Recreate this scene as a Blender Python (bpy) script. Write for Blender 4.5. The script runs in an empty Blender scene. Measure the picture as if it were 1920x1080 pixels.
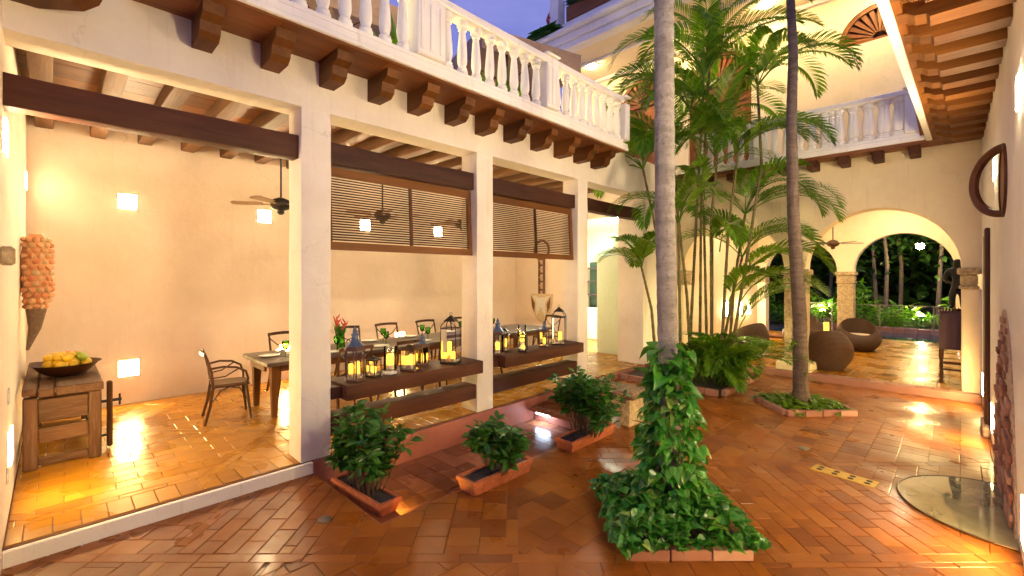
import bpy, bmesh, math, random
from mathutils import Vector, Matrix
random.seed(7)
rnd = random.uniform
PI = math.pi
scene = bpy.context.scene
COL = scene.collection

# ------------------------------------------------------------------ camera
cam_d = bpy.data.cameras.new('camera')
cam = bpy.data.objects.new('camera', cam_d)
COL.objects.link(cam)
cam.location = (0, 0, 1.95)
cam.rotation_euler = (PI / 2, 0, math.radians(44.31))
cam_d.sensor_width = 36
cam_d.lens = 15.75
cam_d.shift_y = -0.0115
cam_d.clip_start = 0.03
cam_d.clip_end = 400
scene.camera = cam

# ------------------------------------------------------------------ dusk sky, last daylight, exposure
world = bpy.data.worlds.new('World')
scene.world = world
world.use_nodes = True
wt = world.node_tree
wt.nodes.clear()
sky = wt.nodes.new('ShaderNodeTexSky')
sky.sky_type = 'NISHITA'
sky.sun_disc = False
sky.sun_elevation = math.radians(1.0)
sky.sun_rotation = math.radians(320)
sky.air_density = 1.0
sky.dust_density = 0.6
sky.ozone_density = 4.0
hue = wt.nodes.new('ShaderNodeMix')
hue.data_type = 'RGBA'
hue.inputs['Factor'].default_value = 0.8
hue.inputs['B'].default_value = (0.56, 0.58, 1.55, 1)     # even lavender of the late dusk
wt.links.new(sky.outputs[0], hue.inputs['A'])
bg = wt.nodes.new('ShaderNodeBackground')
bg.inputs['Strength'].default_value = 0.072
tcw = wt.nodes.new('ShaderNodeTexCoord')
mpw = wt.nodes.new('ShaderNodeMapping'); mpw.inputs['Scale'].default_value = (1.5, 1.5, 5)
nzw = wt.nodes.new('ShaderNodeTexNoise'); nzw.inputs['Scale'].default_value = 2.2; nzw.inputs['Detail'].default_value = 6
crw = wt.nodes.new('ShaderNodeValToRGB')
crw.color_ramp.elements[0].position = .38; crw.color_ramp.elements[0].color = (.86, .88, .95, 1)
crw.color_ramp.elements[1].position = .72; crw.color_ramp.elements[1].color = (1.45, 1.30, 1.12, 1)
mcw = wt.nodes.new('ShaderNodeMix'); mcw.data_type = 'RGBA'; mcw.blend_type = 'MULTIPLY'; mcw.inputs['Factor'].default_value = 1
wt.links.new(tcw.outputs['Generated'], mpw.inputs['Vector']); wt.links.new(mpw.outputs[0], nzw.inputs['Vector'])
wt.links.new(nzw.outputs['Fac'], crw.inputs['Fac'])
wt.links.new(hue.outputs['Result'], mcw.inputs['A']); wt.links.new(crw.outputs['Color'], mcw.inputs['B'])
wt.links.new(mcw.outputs['Result'], bg.inputs['Color'])
wo = wt.nodes.new('ShaderNodeOutputWorld')
wt.links.new(bg.outputs[0], wo.inputs['Surface'])
sun_d = bpy.data.lights.new('sun', 'SUN')
sun_d.energy = 0.02
sun_d.angle = math.radians(20)
sun_d.color = (1, .8, .7)
sun = bpy.data.objects.new('sun', sun_d)
COL.objects.link(sun)
sun.rotation_euler = (math.radians(80), 0, math.radians(-20))
scene.view_settings.view_transform = 'Standard'
scene.view_settings.look = 'None'
scene.view_settings.exposure = 2.78
scene.view_settings.gamma = 1.0
scene.view_settings.use_curve_mapping = False
cy = scene.cycles
cy.use_denoising = True
cy.max_bounces = 8
cy.diffuse_bounces = 4
cy.glossy_bounces = 3
cy.transmission_bounces = 4
cy.transparent_max_bounces = 12
cy.sample_clamp_indirect = 4.0
cy.sample_clamp_direct = 0
cy.caustics_reflective = False
cy.caustics_refractive = False
cy.use_light_tree = True

LAMP_WARM = (1.0, 0.70, 0.36)
WALL_LAMP = 60.0      # emission of the recessed wall lamps
LOW_LAMP = 34.0

# ------------------------------------------------------------------ materials
def newmat(name):
    m = bpy.data.materials.new(name)
    m.use_nodes = True
    t = m.node_tree
    return m, t, t.nodes['Principled BSDF']

def nd(t, typ, **kw):
    n = t.nodes.new(typ)
    for k, v in kw.items():
        if k in n.inputs:
            n.inputs[k].default_value = v
        else:
            setattr(n, k, v)
    return n

def ramp(t, fac, stops, mode='LINEAR'):
    r = t.nodes.new('ShaderNodeValToRGB')
    r.color_ramp.interpolation = mode
    e = r.color_ramp.elements
    while len(e) < len(stops):
        e.new(0.5)
    for i, (p, c) in enumerate(stops):
        e[i].position = p
        e[i].color = (*c, 1)
    t.links.new(fac, r.inputs['Fac'])
    return r.outputs['Color']

def bump(t, b, h, strength, dist=0.01):
    n = nd(t, 'ShaderNodeBump', Strength=strength, Distance=dist)
    t.links.new(h, n.inputs['Height'])
    t.links.new(n.outputs[0], b.inputs['Normal'])

def noise(t, vec, scale, detail=4, rough=.55):
    n = nd(t, 'ShaderNodeTexNoise', Scale=scale, Detail=detail, Roughness=rough)
    if vec is not None:
        t.links.new(vec, n.inputs['Vector'])
    return n.outputs['Fac']

def worldpos(t):
    return nd(t, 'ShaderNodeNewGeometry').outputs['Position']

def piece_random(t):
    """one random number per object and per loose piece"""
    a = nd(t, 'ShaderNodeObjectInfo').outputs['Random']
    b = nd(t, 'ShaderNodeNewGeometry').outputs['Random Per Island']
    s = nd(t, 'ShaderNodeMath', operation='ADD')
    t.links.new(a, s.inputs[0]); t.links.new(b, s.inputs[1])
    f = nd(t, 'ShaderNodeMath', operation='FRACT')
    t.links.new(s.outputs[0], f.inputs[0])
    return f.outputs[0]

def mixc(t, fac, a, b, mode='MIX'):
    m = nd(t, 'ShaderNodeMix', data_type='RGBA', blend_type=mode)
    for key, v in (('Factor', fac), ('A', a), ('B', b)):
        i = [s for s in m.inputs if s.name == key and (s.type == 'RGBA' if key != 'Factor' else s.type == 'VALUE')][0]
        if hasattr(v, 'links'):
            t.links.new(v, i)
        elif isinstance(v, tuple):
            i.default_value = (*v, 1)
        else:
            i.default_value = v
    return [o for o in m.outputs if o.type == 'RGBA'][0]

def plaster(name, col, col2, rough=.8, bs=.25, crack=.28, streak=.09):
    m, t, b = newmat(name)
    p = worldpos(t)
    n1 = noise(t, p, 1.3, 6, .6)
    n2 = noise(t, p, 9, 5, .6)
    c = ramp(t, n1, [(.35, col), (.7, col2)])
    c = mixc(t, .2, c, ramp(t, n2, [(.3, tuple(x * .8 for x in col)), (.7, col)]))
    # worn patches
    c = mixc(t, ramp(t, noise(t, p, .9, 8, .7), [(.56, (0, 0, 0)), (.68, (.2, .2, .2))]), c, tuple(x * y for x, y in zip(col, (.86, .80, .72))))
    # rain streaks
    mp = nd(t, 'ShaderNodeMapping'); mp.inputs['Scale'].default_value = (9, 9, .7)
    t.links.new(p, mp.inputs['Vector'])
    c = mixc(t, ramp(t, noise(t, mp.outputs[0], 1.6, 5, .6), [(.58, (0, 0, 0)), (.75, (streak * 3,) * 3)]), c, tuple(x * y for x, y in zip(col, (.66, .60, .54))))
    # hairline cracks
    v = nd(t, 'ShaderNodeTexVoronoi', feature='DISTANCE_TO_EDGE', Scale=.8)
    wv = nd(t, 'ShaderNodeVectorMath', operation='MULTIPLY_ADD')
    nc = nd(t, 'ShaderNodeTexNoise', Scale=3.0, Detail=6.0); t.links.new(p, nc.inputs['Vector'])
    t.links.new(nc.outputs['Color'], wv.inputs[0]); wv.inputs[1].default_value = (.5, .5, .5); t.links.new(p, wv.inputs[2])
    t.links.new(wv.outputs[0], v.inputs['Vector'])
    k = ramp(t, v.outputs['Distance'], [(.0, (crack,) * 3), (.0045, (0, 0, 0))])
    k = mixc(t, 1.0, k, ramp(t, noise(t, p, .7, 3), [(.5, (0, 0, 0)), (.6, (1, 1, 1))]), 'MULTIPLY')
    c = mixc(t, k, c, tuple(x * .45 for x in col))
    t.links.new(c, b.inputs['Base Color'])
    b.inputs['Roughness'].default_value = rough
    bump(t, b, noise(t, p, 7, 9, .68), bs, .02)
    return m

def wood(name, stops, axis, scale=9, rough=.5, bs=.35, worn=0.0):
    m, t, b = newmat(name)
    tc = nd(t, 'ShaderNodeTexCoord').outputs['Object']
    r = nd(t, 'ShaderNodeObjectInfo').outputs['Random']
    mul = nd(t, 'ShaderNodeMath', operation='MULTIPLY')
    mul.inputs[1].default_value = 57.0
    t.links.new(r, mul.inputs[0])
    add = nd(t, 'ShaderNodeVectorMath', operation='ADD')
    t.links.new(tc, add.inputs[0]); t.links.new(mul.outputs[0], add.inputs[1])
    sc = [scale] * 3
    sc[axis] = scale * .09
    mp = nd(t, 'ShaderNodeMapping')
    mp.inputs['Scale'].default_value = sc
    t.links.new(add.outputs[0], mp.inputs['Vector'])
    n = noise(t, mp.outputs[0], 1.6, 8, .65)
    n2 = noise(t, mp.outputs[0], 5, 5, .6)
    c = ramp(t, n, stops)
    pr = piece_random(t)
    c = mixc(t, .45, c, ramp(t, pr, [(0, stops[0][1]), (1, stops[-1][1])]))
    if worn:
        c = mixc(t, ramp(t, n2, [(.52, (0, 0, 0)), (.75, (worn,) * 3)]), c, (.34, .25, .17))
    t.links.new(c, b.inputs['Base Color'])
    b.inputs['Roughness'].default_value = rough
    b.inputs['Specular IOR Level'].default_value = .28
    bump(t, b, n2, bs, .01)
    return m

def tile_mat(name, cols, rlo, rhi, bs=.3, coat=.0):
    m, t, b = newmat(name)
    pr = piece_random(t)
    p = worldpos(t)
    n = len(cols)
    c = ramp(t, pr, [(i / (n - 1), k) for i, k in enumerate(cols)])
    nz = noise(t, p, 7, 3, .5)
    c = mixc(t, .16, c, ramp(t, nz, [(.3, tuple(x * .45 for x in cols[0])), (.7, cols[-1])]))
    t.links.new(c, b.inputs['Base Color'])
    rr = nd(t, 'ShaderNodeMapRange')
    t.links.new(noise(t, p, 2.2, 3, .5), rr.inputs['Value'])
    b.inputs['Specular IOR Level'].default_value = .30
    rr.inputs['From Min'].default_value = .3; rr.inputs['From Max'].default_value = .7
    rr.inputs['To Min'].default_value = rlo; rr.inputs['To Max'].default_value = rhi
    t.links.new(rr.outputs[0], b.inputs['Roughness'])
    b.inputs['Coat Weight'].default_value = coat
    b.inputs['Coat Roughness'].default_value = .12
    bump(t, b, noise(t, p, 16, 5, .6), bs, .006)
    return m

def simple(name, col, rough=.5, metal=0, bs=0, nscale=30, var=.25):
    m, t, b = newmat(name)
    tc = nd(t, 'ShaderNodeTexCoord').outputs['Object']
    n = noise(t, tc, nscale, 5, .6)
    t.links.new(ramp(t, n, [(.3, tuple(x * (1 - var) for x in col)), (.7, tuple(min(1, x * (1 + var)) for x in col))]), b.inputs['Base Color'])
    b.inputs['Roughness'].default_value = rough
    b.inputs['Metallic'].default_value = metal
    if bs:
        bump(t, b, n, bs, .01)
    return m

def glow(name, col, s):
    m, t, b = newmat(name)
    b.inputs['Base Color'].default_value = (*col, 1)
    b.inputs['Emission Color'].default_value = (*col, 1)
    b.inputs['Emission Strength'].default_value = s
    return m

def leafmat(name, cols, trans=.3, rough=.38):
    m, t, b = newmat(name)
    pr = piece_random(t)
    n = len(cols)
    tc = nd(t, 'ShaderNodeTexCoord').outputs['Object']
    c = ramp(t, pr, [(i / (n - 1), k) for i, k in enumerate(cols)])
    c = mixc(t, .3, c, ramp(t, noise(t, tc, 25, 3), [(.35, cols[0]), (.7, cols[-1])]))
    t.links.new(c, b.inputs['Base Color'])
    b.inputs['Roughness'].default_value = rough
    tr = nd(t, 'ShaderNodeBsdfTranslucent')
    t.links.new(mixc(t, 1.0, c, (.9, 1.0, .4), 'MULTIPLY'), tr.inputs['Color'])
    mx = nd(t, 'ShaderNodeMixShader')
    mx.inputs[0].default_value = trans
    t.links.new(b.outputs[0], mx.inputs[1]); t.links.new(tr.outputs[0], mx.inputs[2])
    t.links.new(mx.outputs[0], t.nodes['Material Output'].inputs['Surface'])
    return m

def glassmat(name, tint=(1, 1, 1), refl=.08, rough=.02):
    m, t, b = newmat(name)
    tr = nd(t, 'ShaderNodeBsdfTransparent'); tr.inputs['Color'].default_value = (*tint, 1)
    gl = nd(t, 'ShaderNodeBsdfGlossy', Roughness=rough)
    fr = nd(t, 'ShaderNodeFresnel', IOR=1.45)
    mx = nd(t, 'ShaderNodeMixShader')
    t.links.new(fr.outputs[0], mx.inputs[0])
    t.links.new(tr.outputs[0], mx.inputs[1]); t.links.new(gl.outputs[0], mx.inputs[2])
    t.links.new(mx.outputs[0], t.nodes['Material Output'].inputs['Surface'])
    return m

M = {}
M['plaster'] = plaster('white lime plaster', (.72, .66, .59), (.83, .78, .72), .8, .5)
M['room_plaster'] = plaster('warm plaster', (.78, .655, .54), (.86, .75, .645), .8, .45, .3, .04)
M['yellow_plaster'] = plaster('ochre plaster', (.76, .65, .44), (.84, .75, .56), .8, .45)
M['white_paint'] = plaster('white paint', (.76, .73, .69), (.82, .80, .77), .6, .2, .0, .2)
M['green_plaster'] = plaster('pale green plaster', (.68, .80, .62), (.74, .84, .68))
M['terracotta_paint'] = plaster('red painted riser', (.30, .09, .06), (.42, .16, .12), .55, .4)
DK = [(.25, (.016, .004, .002)), (.5, (.060, .0165, .0075)), (.8, (.115, .036, .015))]
MW = [(.25, (.08, .024, .008)), (.5, (.19, .062, .018)), (.8, (.30, .115, .036))]
OR = [(.25, (.075, .019, .0008)), (.5, (.19, .058, .0025)), (.8, (.30, .105, .005))]
for ax, s in enumerate('xyz'):
    M['dark_' + s] = wood('dark timber ' + s, DK, ax, 8, .6, .5, .04)
    M['table_' + s] = wood('table top ' + s, [(.25, (.030, .018, .014)), (.5, (.075, .048, .038)), (.8, (.14, .10, .08))], ax, 8, .35, .3)
    M['soffit_' + s] = wood('soffit timber ' + s, [(.25, (.045, .012, .002)), (.5, (.125, .041, .006)), (.8, (.22, .083, .014))], ax, 9, .55, .4)
    M['bench_' + s] = wood('workbench timber ' + s, [(.25, (.04, .016, .007)), (.5, (.11, .048, .020)), (.8, (.19, .095, .045))], ax, 8, .6, .6, .3)
    M['mid_' + s] = wood('brown timber ' + s, MW, ax, 9, .5, .4)
    M['orange_' + s] = wood('honey timber ' + s, OR, ax, 9, .5, .35)
    M['old_' + s] = wood('weathered timber ' + s, [(.25, (.045, .016, .004)), (.5, (.115, .046, .011)), (.8, (.19, .085, .026))], ax, 8, .6, .6, .15)
M['chair_wood'] = wood('bentwood', [(.3, (.035, .014, .007)), (.7, (.11, .045, .02))], 2, 12, .35, .2)
M['cane'] = simple('woven seat', (.16, .085, .035), .7, 0, .5, 120)
M['court_tile'] = tile_mat('courtyard tile', [(.135, .034, .005), (.225, .065, .007), (.27, .086, .010), (.185, .050, .006), (.30, .105, .014)], .20, .58, .5, .06)
M['room_tile'] = tile_mat('room tile', [(.27, .102, .006), (.38, .162, .009), (.42, .185, .012), (.33, .132, .007), (.46, .22, .018)], .14, .45, .4, .10)
M['grout'] = simple('dark grout', (.12, .036, .009), .7, 0, .3)
M['pool_tile'] = tile_mat('pool tile', [(.16, .05, .022), (.26, .09, .04), (.32, .12, .06)], .15, .35, .3, .2)
M['terracotta'] = simple('terracotta', (.42, .12, .05), .7, 0, .3, 18, .3)
M['soil'] = simple('potting soil', (.045, .035, .035), .95, 0, 1, 60, .6)
M['kerb_brick'] = tile_mat('kerb brick', [(.24, .10, .07), (.34, .16, .12), (.42, .24, .20)], .5, .8, .7)
M['stone'] = simple('coral stone', (.42, .33, .20), .9, 0, 1.0, 22, .4)
M['bench_stone'] = simple('brown bench stone', (.20, .13, .07), .9, 0, 1.0, 18, .5)
M['old_brick'] = tile_mat('old brick', [(.20, .07, .05), (.34, .15, .11), (.40, .23, .17), (.26, .11, .08)], .8, .95, 1.0)
M['mortar'] = simple('old mortar', (.42, .30, .22), .95, 0, 1.0, 25, .35)
M['iron'] = simple('black iron', (.035, .03, .028), .45, .6)
M['bronze'] = simple('dark bronze', (.10, .055, .03), .45, .7)
M['zinc'] = simple('blue grey zinc', (.085, .12, .22), .45, .5)
M['lantern_wood'] = simple('brown lantern frame', (.09, .04, .025), .5)
M['glass'] = glassmat('clear glass')
M['green_glass'] = glassmat('green glass', (.55, .85, .35))
M['well_glass'] = simple('well glass', (.19, .185, .135), .06, .0, .0, 3, .3)
M['well_glass'].node_tree.nodes['Principled BSDF'].inputs['Coat Weight'].default_value = 1
M['lamp'] = glow('lamp glass', (1, .75, .40), WALL_LAMP)
M['dim_lamp'] = glow('dim lamp glass', (1, .70, .36), 7)
M['side_lamp'] = glow('side wall lamp glass', (1, .74, .40), 26)
M['fill_lamp'] = glow('added fill lamp glass', (1, .75, .42), 46)  # glow of the fill lamps added behind the facade
M['court_lamp'] = glow('courtyard lamp glass', (1, .76, .42), 112)
M['low_lamp'] = glow('low lamp glass', (1, .66, .24), LOW_LAMP)
M['candle'] = glow('lit candle', (1, .46, .04), .55)
M['wax'] = simple('candle wax', (.85, .72, .50), .5)
M['led_cold'] = glow('cold strip', (.62, .80, 1), 16)
M['led_warm'] = glow('warm strip', (1, .70, .10), 38)
M['flood'] = glow('flood lamp', (1, .90, .60), 150)
M['tealight'] = glow('tealight', (1, .8, .5), 25)
M['kitchen_lamp'] = glow('kitchen lamp', (.93, 1, .80), 45)
M['ceiling_lamp'] = glow('ceiling lamp', (1, .70, .28), 46)
M['gallery_lamp'] = glow('gallery lamp', (1, .80, .50), 32)
M['uplight'] = glow('uplight', (1, .78, .30), 110)
M['white_china'] = simple('white china', (.75, .74, .70), .2)
M['trunk'] = None
def trunkmat(name, a, b_, ring):
    m, t, b = newmat(name)
    p = nd(t, 'ShaderNodeTexCoord').outputs['Object']
    mp = nd(t, 'ShaderNodeMapping'); mp.inputs['Scale'].default_value = (3, 3, ring)
    t.links.new(p, mp.inputs['Vector'])
    n = noise(t, mp.outputs[0], 1.5, 7, .7)
    n2 = noise(t, p, 30, 6, .7)
    c = ramp(t, n, [(.3, a), (.65, b_)])
    c = mixc(t, ramp(t, n2, [(.55, (0, 0, 0)), (.72, (.75, .75, .75))]), c, tuple(x * .3 for x in a))
    t.links.new(c, b.inputs['Base Color'])
    b.inputs['Roughness'].default_value = .85
    bump(t, b, n2, 1.0, .02)
    return m
M['trunk'] = trunkmat('grey palm bark', (.13, .112, .112), (.27, .245, .25), 9)
M['trunk_dark'] = trunkmat('dark palm bark', (.055, .034, .027), (.14, .10, .085), 14)
M['cane_stem'] = trunkmat('ringed green stem', (.07, .06, .02), (.20, .17, .06), 20)
M['frond'] = leafmat('palm frond', [(.035, .12, .006), (.10, .26, .010), (.19, .36, .014)], .52)
M['frond_light'] = leafmat('young palm frond', [(.07, .17, .010), (.14, .27, .014), (.22, .34, .02)], .45)
M['pothos'] = leafmat('pothos leaf', [(.004, .10, .008), (.009, .17, .012), (.018, .24, .018), (.008, .14, .010), (.03, .28, .025), (.014, .20, .014), (.010, .16, .012), (.05, .32, .03), (.30, .42, .10)], .32, .26)
M['shrub'] = leafmat('shrub leaf', [(.014, .085, .008), (.03, .15, .012), (.08, .22, .02)], .3, .33)
M['flower'] = leafmat('red flower', [(.45, .03, .03), (.6, .08, .06)], .2, .5)
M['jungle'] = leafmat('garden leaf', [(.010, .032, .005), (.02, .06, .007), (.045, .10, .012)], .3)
M['stem'] = simple('woody stem', (.10, .07, .04), .8)
M['rattan'] = simple('dark rattan', (.060, .026, .014), .45, 0, 1.0, 70, .6)
def weave(name, c1, c2):
    m, t, b = newmat(name)
    tc = nd(t, 'ShaderNodeTexCoord').outputs['Object']
    w1 = nd(t, 'ShaderNodeTexWave', Scale=14.0, Distortion=1.5, bands_direction='Z'); t.links.new(tc, w1.inputs['Vector'])
    w1.inputs['Detail Scale'].default_value = 6
    n = noise(t, tc, 60, 3)
    f = nd(t, 'ShaderNodeMath', operation='MULTIPLY'); t.links.new(w1.outputs['Fac'], f.inputs[0]); t.links.new(n, f.inputs[1])
    t.links.new(ramp(t, f.outputs[0], [(.1, c1), (.5, c2)]), b.inputs['Base Color'])
    b.inputs['Roughness'].default_value = .5
    bump(t, b, f.outputs[0], 1.0, .02)
    return m
M['rattan'] = weave('dark rattan weave', (.022, .008, .004), (.13, .055, .026))
M['cushion'] = simple('cream cushion', (.62, .52, .40), .9)
M['purple_wood'] = wood('dark purple cabinet', [(.3, (.035, .018, .028)), (.7, (.10, .05, .075))], 2, 9, .4, .3)
M['canvas'] = simple('tan canvas', (.38, .25, .17), .85, 0, .2, 14, .12)
M['yellow'] = simple('mango skin', (.72, .46, .02), .4, 0, 0, 8, .3)
M['red_fruit'] = simple('red mango skin', (.58, .14, .03), .4, 0, 0, 8, .4)
M['green_fruit'] = simple('lime skin', (.30, .38, .03), .4, 0, 0, 8, .3)
M['kernel'] = tile_mat('painted kernels', [(.58, .17, .075), (.66, .32, .15), (.72, .46, .26), (.62, .24, .10), (.52, .48, .28)], .4, .6, .2)
M['husk'] = simple('dried husk', (.16, .10, .06), .8, 0, .5)
M['cream_paint'] = simple('cream paint', (.62, .50, .32), .7)
M['fan_blade'] = simple('pale fan blade', (.34, .22, .13), .5)
M['brown_paint'] = simple('brown paint', (.16, .07, .03), .7)
M['drain'] = simple('yellow drain plate', (.48, .30, .035), .5, 0, 0, 20, .15)
M['black'] = simple('black', (.01, .009, .008), .7)
M['steel'] = simple('dull steel', (.25, .24, .22), .35, .9)
M['water'] = simple('pool water', (.05, .10, .13), .05)
M['garden_soil'] = simple('garden soil', (.05, .035, .02), .95, 0, .5, 5, .5)
M['redlamp'] = simple('red glass lamp', (.35, .01, .02), .25)
M['bag'] = simple('screen', (.02, .06, .04), .3)

# ------------------------------------------------------------------ mesh helpers
WL = {}
def setp(o, label=None, cat=None, group=None, kind=None):
    if label: o['label'] = label
    if cat: o['category'] = cat
    if group: o['group'] = group
    if kind: o['kind'] = kind
    return o

def E(name, label, cat, loc=(0, 0, 0), group=None):
    o = bpy.data.objects.new(name, None)
    o.empty_display_size = .1
    COL.objects.link(o)
    o.location = loc
    WL[o] = Vector(loc)
    return setp(o, label, cat, group)

class MB:
    def __init__(s):
        s.v = []; s.f = []; s.mi = []; s.cur = 0
    def add(s, vs, fs):
        n = len(s.v)
        s.v += [tuple(p) for p in vs]
        s.f += [tuple(i + n for i in f) for f in fs]
        s.mi += [s.cur] * len(fs)
        return s
    def box(s, x0, x1, y0, y1, z0, z1, c=0, mtx=None):
        x0, x1 = min(x0, x1), max(x0, x1); y0, y1 = min(y0, y1), max(y0, y1); z0, z1 = min(z0, z1), max(z0, z1)
        if not c:
            vs = [(x, y, z) for z in (z0, z1) for x, y in ((x0, y0), (x1, y0), (x1, y1), (x0, y1))]
            fs = [(3, 2, 1, 0), (4, 5, 6, 7), (0, 1, 5, 4), (1, 2, 6, 5), (2, 3, 7, 6), (3, 0, 4, 7)]
        else:
            vs = []
            b = bmesh.new()
            bmesh.ops.create_cube(b, size=1)
            for q in b.verts:
                q.co = Vector(((x0 + x1) / 2 + q.co.x * (x1 - x0), (y0 + y1) / 2 + q.co.y * (y1 - y0), (z0 + z1) / 2 + q.co.z * (z1 - z0)))
            bmesh.ops.bevel(b, geom=b.edges[:], offset=c, segments=1, affect='EDGES')
            b.verts.index_update()
            vs = [tuple(q.co) for q in b.verts]
            fs = [tuple(q.index for q in f.verts) for f in b.faces]
            b.free()
        if mtx is not None:
            vs = [tuple(mtx @ Vector(p)) for p in vs]
        return s.add(vs, fs)
    def tube(s, pts, rad, n=8, cap=True, squash=None):
        pts = [Vector(p) for p in pts]
        k = len(pts)
        if not hasattr(rad, '__len__'): rad = [rad] * k
        vs = []; fs = []
        up = Vector((0, 0, 1))
        prev = None
        for i, p in enumerate(pts):
            d = (pts[min(i + 1, k - 1)] - pts[max(i - 1, 0)])
            d = d.normalized() if d.length > 1e-9 else Vector((0, 0, 1))
            if prev is None:
                a = d.cross(up)
                if a.length < .05: a = d.cross(Vector((0, 1, 0)))
            else:
                a = prev - d * prev.dot(d)
            a.normalize(); prev = a
            b = d.cross(a)
            for j in range(n):
                th = 2 * PI * j / n
                vs.append(tuple(p + (a * math.cos(th) + b * math.sin(th)) * rad[i]))
        for i in range(k - 1):
            for j in range(n):
                fs.append((i * n + j, i * n + (j + 1) % n, (i + 1) * n + (j + 1) % n, (i + 1) * n + j))
        if cap:
            fs.append(tuple(range(n - 1, -1, -1))); fs.append(tuple((k - 1) * n + j for j in range(n)))
        return s.add(vs, fs)
    def lathe(s, prof, c=(0, 0, 0), n=16, rot=0, sx=1, sy=1):
        vs = []; fs = []
        for r, z in prof:
            for j in range(n):
                th = 2 * PI * j / n + rot
                vs.append((c[0] + r * sx * math.cos(th), c[1] + r * sy * math.sin(th), c[2] + z))
        k = len(prof)
        for i in range(k - 1):
            for j in range(n):
                fs.append((i * n + j, i * n + (j + 1) % n, (i + 1) * n + (j + 1) % n, (i + 1) * n + j))
        fs.append(tuple(range(n - 1, -1, -1))); fs.append(tuple((k - 1) * n + j for j in range(n)))
        return s.add(vs, fs)
    def prism(s, poly, axis, a, b):
        """extrude a 2-d polygon along axis: x -> (y,z) poly, y -> (x,z), z -> (x,y)"""
        def P(q, t):
            return {'x': (t, q[0], q[1]), 'y': (q[0], t, q[1]), 'z': (q[0], q[1], t)}[axis]
        n = len(poly)
        vs = [P(q, a) for q in poly] + [P(q, b) for q in poly]
        fs = [tuple(range(n - 1, -1, -1)), tuple(range(n, 2 * n))] + [(i, (i + 1) % n, n + (i + 1) % n, n + i) for i in range(n)]
        return s.add(vs, fs)
    def build(s, name, mat, parent=None, smooth=False, fixn=True, origin=None):
        me = bpy.data.meshes.new(name)
        V = [Vector(p) for p in s.v]
        if origin is None:
            lo = [min(p[i] for p in V) for i in range(3)]; hi = [max(p[i] for p in V) for i in range(3)]
            c = Vector([(lo[i] + hi[i]) / 2 for i in range(3)])
        else:
            c = Vector(origin)
        me.from_pydata([tuple(p - c) for p in V], [], s.f)
        mats = mat if isinstance(mat, (list, tuple)) else [mat]
        for m in mats: me.materials.append(m)
        if len(mats) > 1:
            me.polygons.foreach_set('material_index', s.mi)
        if fixn:
            b = bmesh.new(); b.from_mesh(me)
            bmesh.ops.recalc_face_normals(b, faces=b.faces[:])
            b.to_mesh(me); b.free()
        if smooth:
            me.polygons.foreach_set('use_smooth', [True] * len(me.polygons))
            try:
                me.set_sharp_from_angle(angle=math.radians(42))
            except Exception:
                pass
        me.update()
        o = bpy.data.objects.new(name, me)
        COL.objects.link(o)
        WL[o] = c
        if parent is not None:
            o.parent = parent
            o.location = c - WL[parent]
        else:
            o.location = c
        return o

def inst(name, me, parent, loc, rot=None, scale=None):
    """another object on shared mesh data, world position loc"""
    o = bpy.data.objects.new(name, me)
    COL.objects.link(o)
    o.parent = parent
    WL[o] = Vector(loc)
    o.location = Vector(loc) - (WL[parent] if parent else Vector((0, 0, 0)))
    if rot is not None:
        if hasattr(rot, 'to_euler'): o.rotation_euler = rot.to_euler()
        else: o.rotation_euler = rot
    if scale is not None: o.scale = (scale,) * 3 if not hasattr(scale, '__len__') else scale
    return o

def dup(root, loc, rz=0, label=None, group=None, scale=None):
    r = root.copy(); COL.objects.link(r)
    r.location = loc; r.rotation_euler = (0, 0, rz)
    if scale: r.scale = (scale,) * 3
    if label: r['label'] = label
    if group: r['group'] = group
    for ch in list(root.children):
        c = ch.copy(); COL.objects.link(c); c.parent = r
        for g in list(ch.children):
            d = g.copy(); COL.objects.link(d); d.parent = c
    return r

def place(root, loc, rz=0, scale=None):
    root.location = loc; root.rotation_euler = (0, 0, rz)
    if scale: root.scale = (scale,) * 3
    return root

def B(name, m, parent, *a, c=0.0):
    return MB().box(*a, c=c).build(name, m, parent)

import mathutils.noise as mn
def rough(name, mat, parent, x0, x1, y0, y1, z0, z1, amp=.006, step=.16, bev=.016, freq=2.2):
    """a box with softened, slightly wavering faces and corners"""
    b = bmesh.new()
    bmesh.ops.create_cube(b, size=1)
    for v in b.verts:
        v.co = Vector(((x0 + x1) / 2 + v.co.x * (x1 - x0), (y0 + y1) / 2 + v.co.y * (y1 - y0), (z0 + z1) / 2 + v.co.z * (z1 - z0)))
    bmesh.ops.bevel(b, geom=b.edges[:], offset=bev, segments=2, affect='EDGES', profile=.6)
    for ax, (lo, hi) in enumerate(((x0, x1), (y0, y1), (z0, z1))):
        n = int((hi - lo) / step)
        no = [0, 0, 0]; no[ax] = 1
        for i in range(1, n):
            co = [0, 0, 0]; co[ax] = lo + (hi - lo) * i / n
            bmesh.ops.bisect_plane(b, geom=b.verts[:] + b.edges[:] + b.faces[:], plane_co=co, plane_no=no)
    for v in b.verts:
        p = v.co
        v.co = p + mn.noise_vector(p * freq) * amp + mn.noise_vector(p * freq * 4) * amp * .4
    b.verts.index_update()
    o = MB(); o.add([tuple(v.co) for v in b.verts], [tuple(v.index for v in f.verts) for f in b.faces])
    b.free()
    return o.build(name, mat, parent, smooth=True)

CAMP = Vector((0, 0, 1.95))
FW = Vector((-.69854, .71556, 0)); RT = Vector((.71556, .69854, 0))
def shows(p):
    """how large a small piece at p shows in the photograph (0 = out of frame)"""
    d = Vector(p) - CAMP
    dep = d.dot(FW)
    if dep < .3: return 0
    if abs(d.dot(RT) / dep) > 1.17 or not (-.70 < d.z / dep < .66): return 0
    return 1 / (dep * dep)

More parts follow.
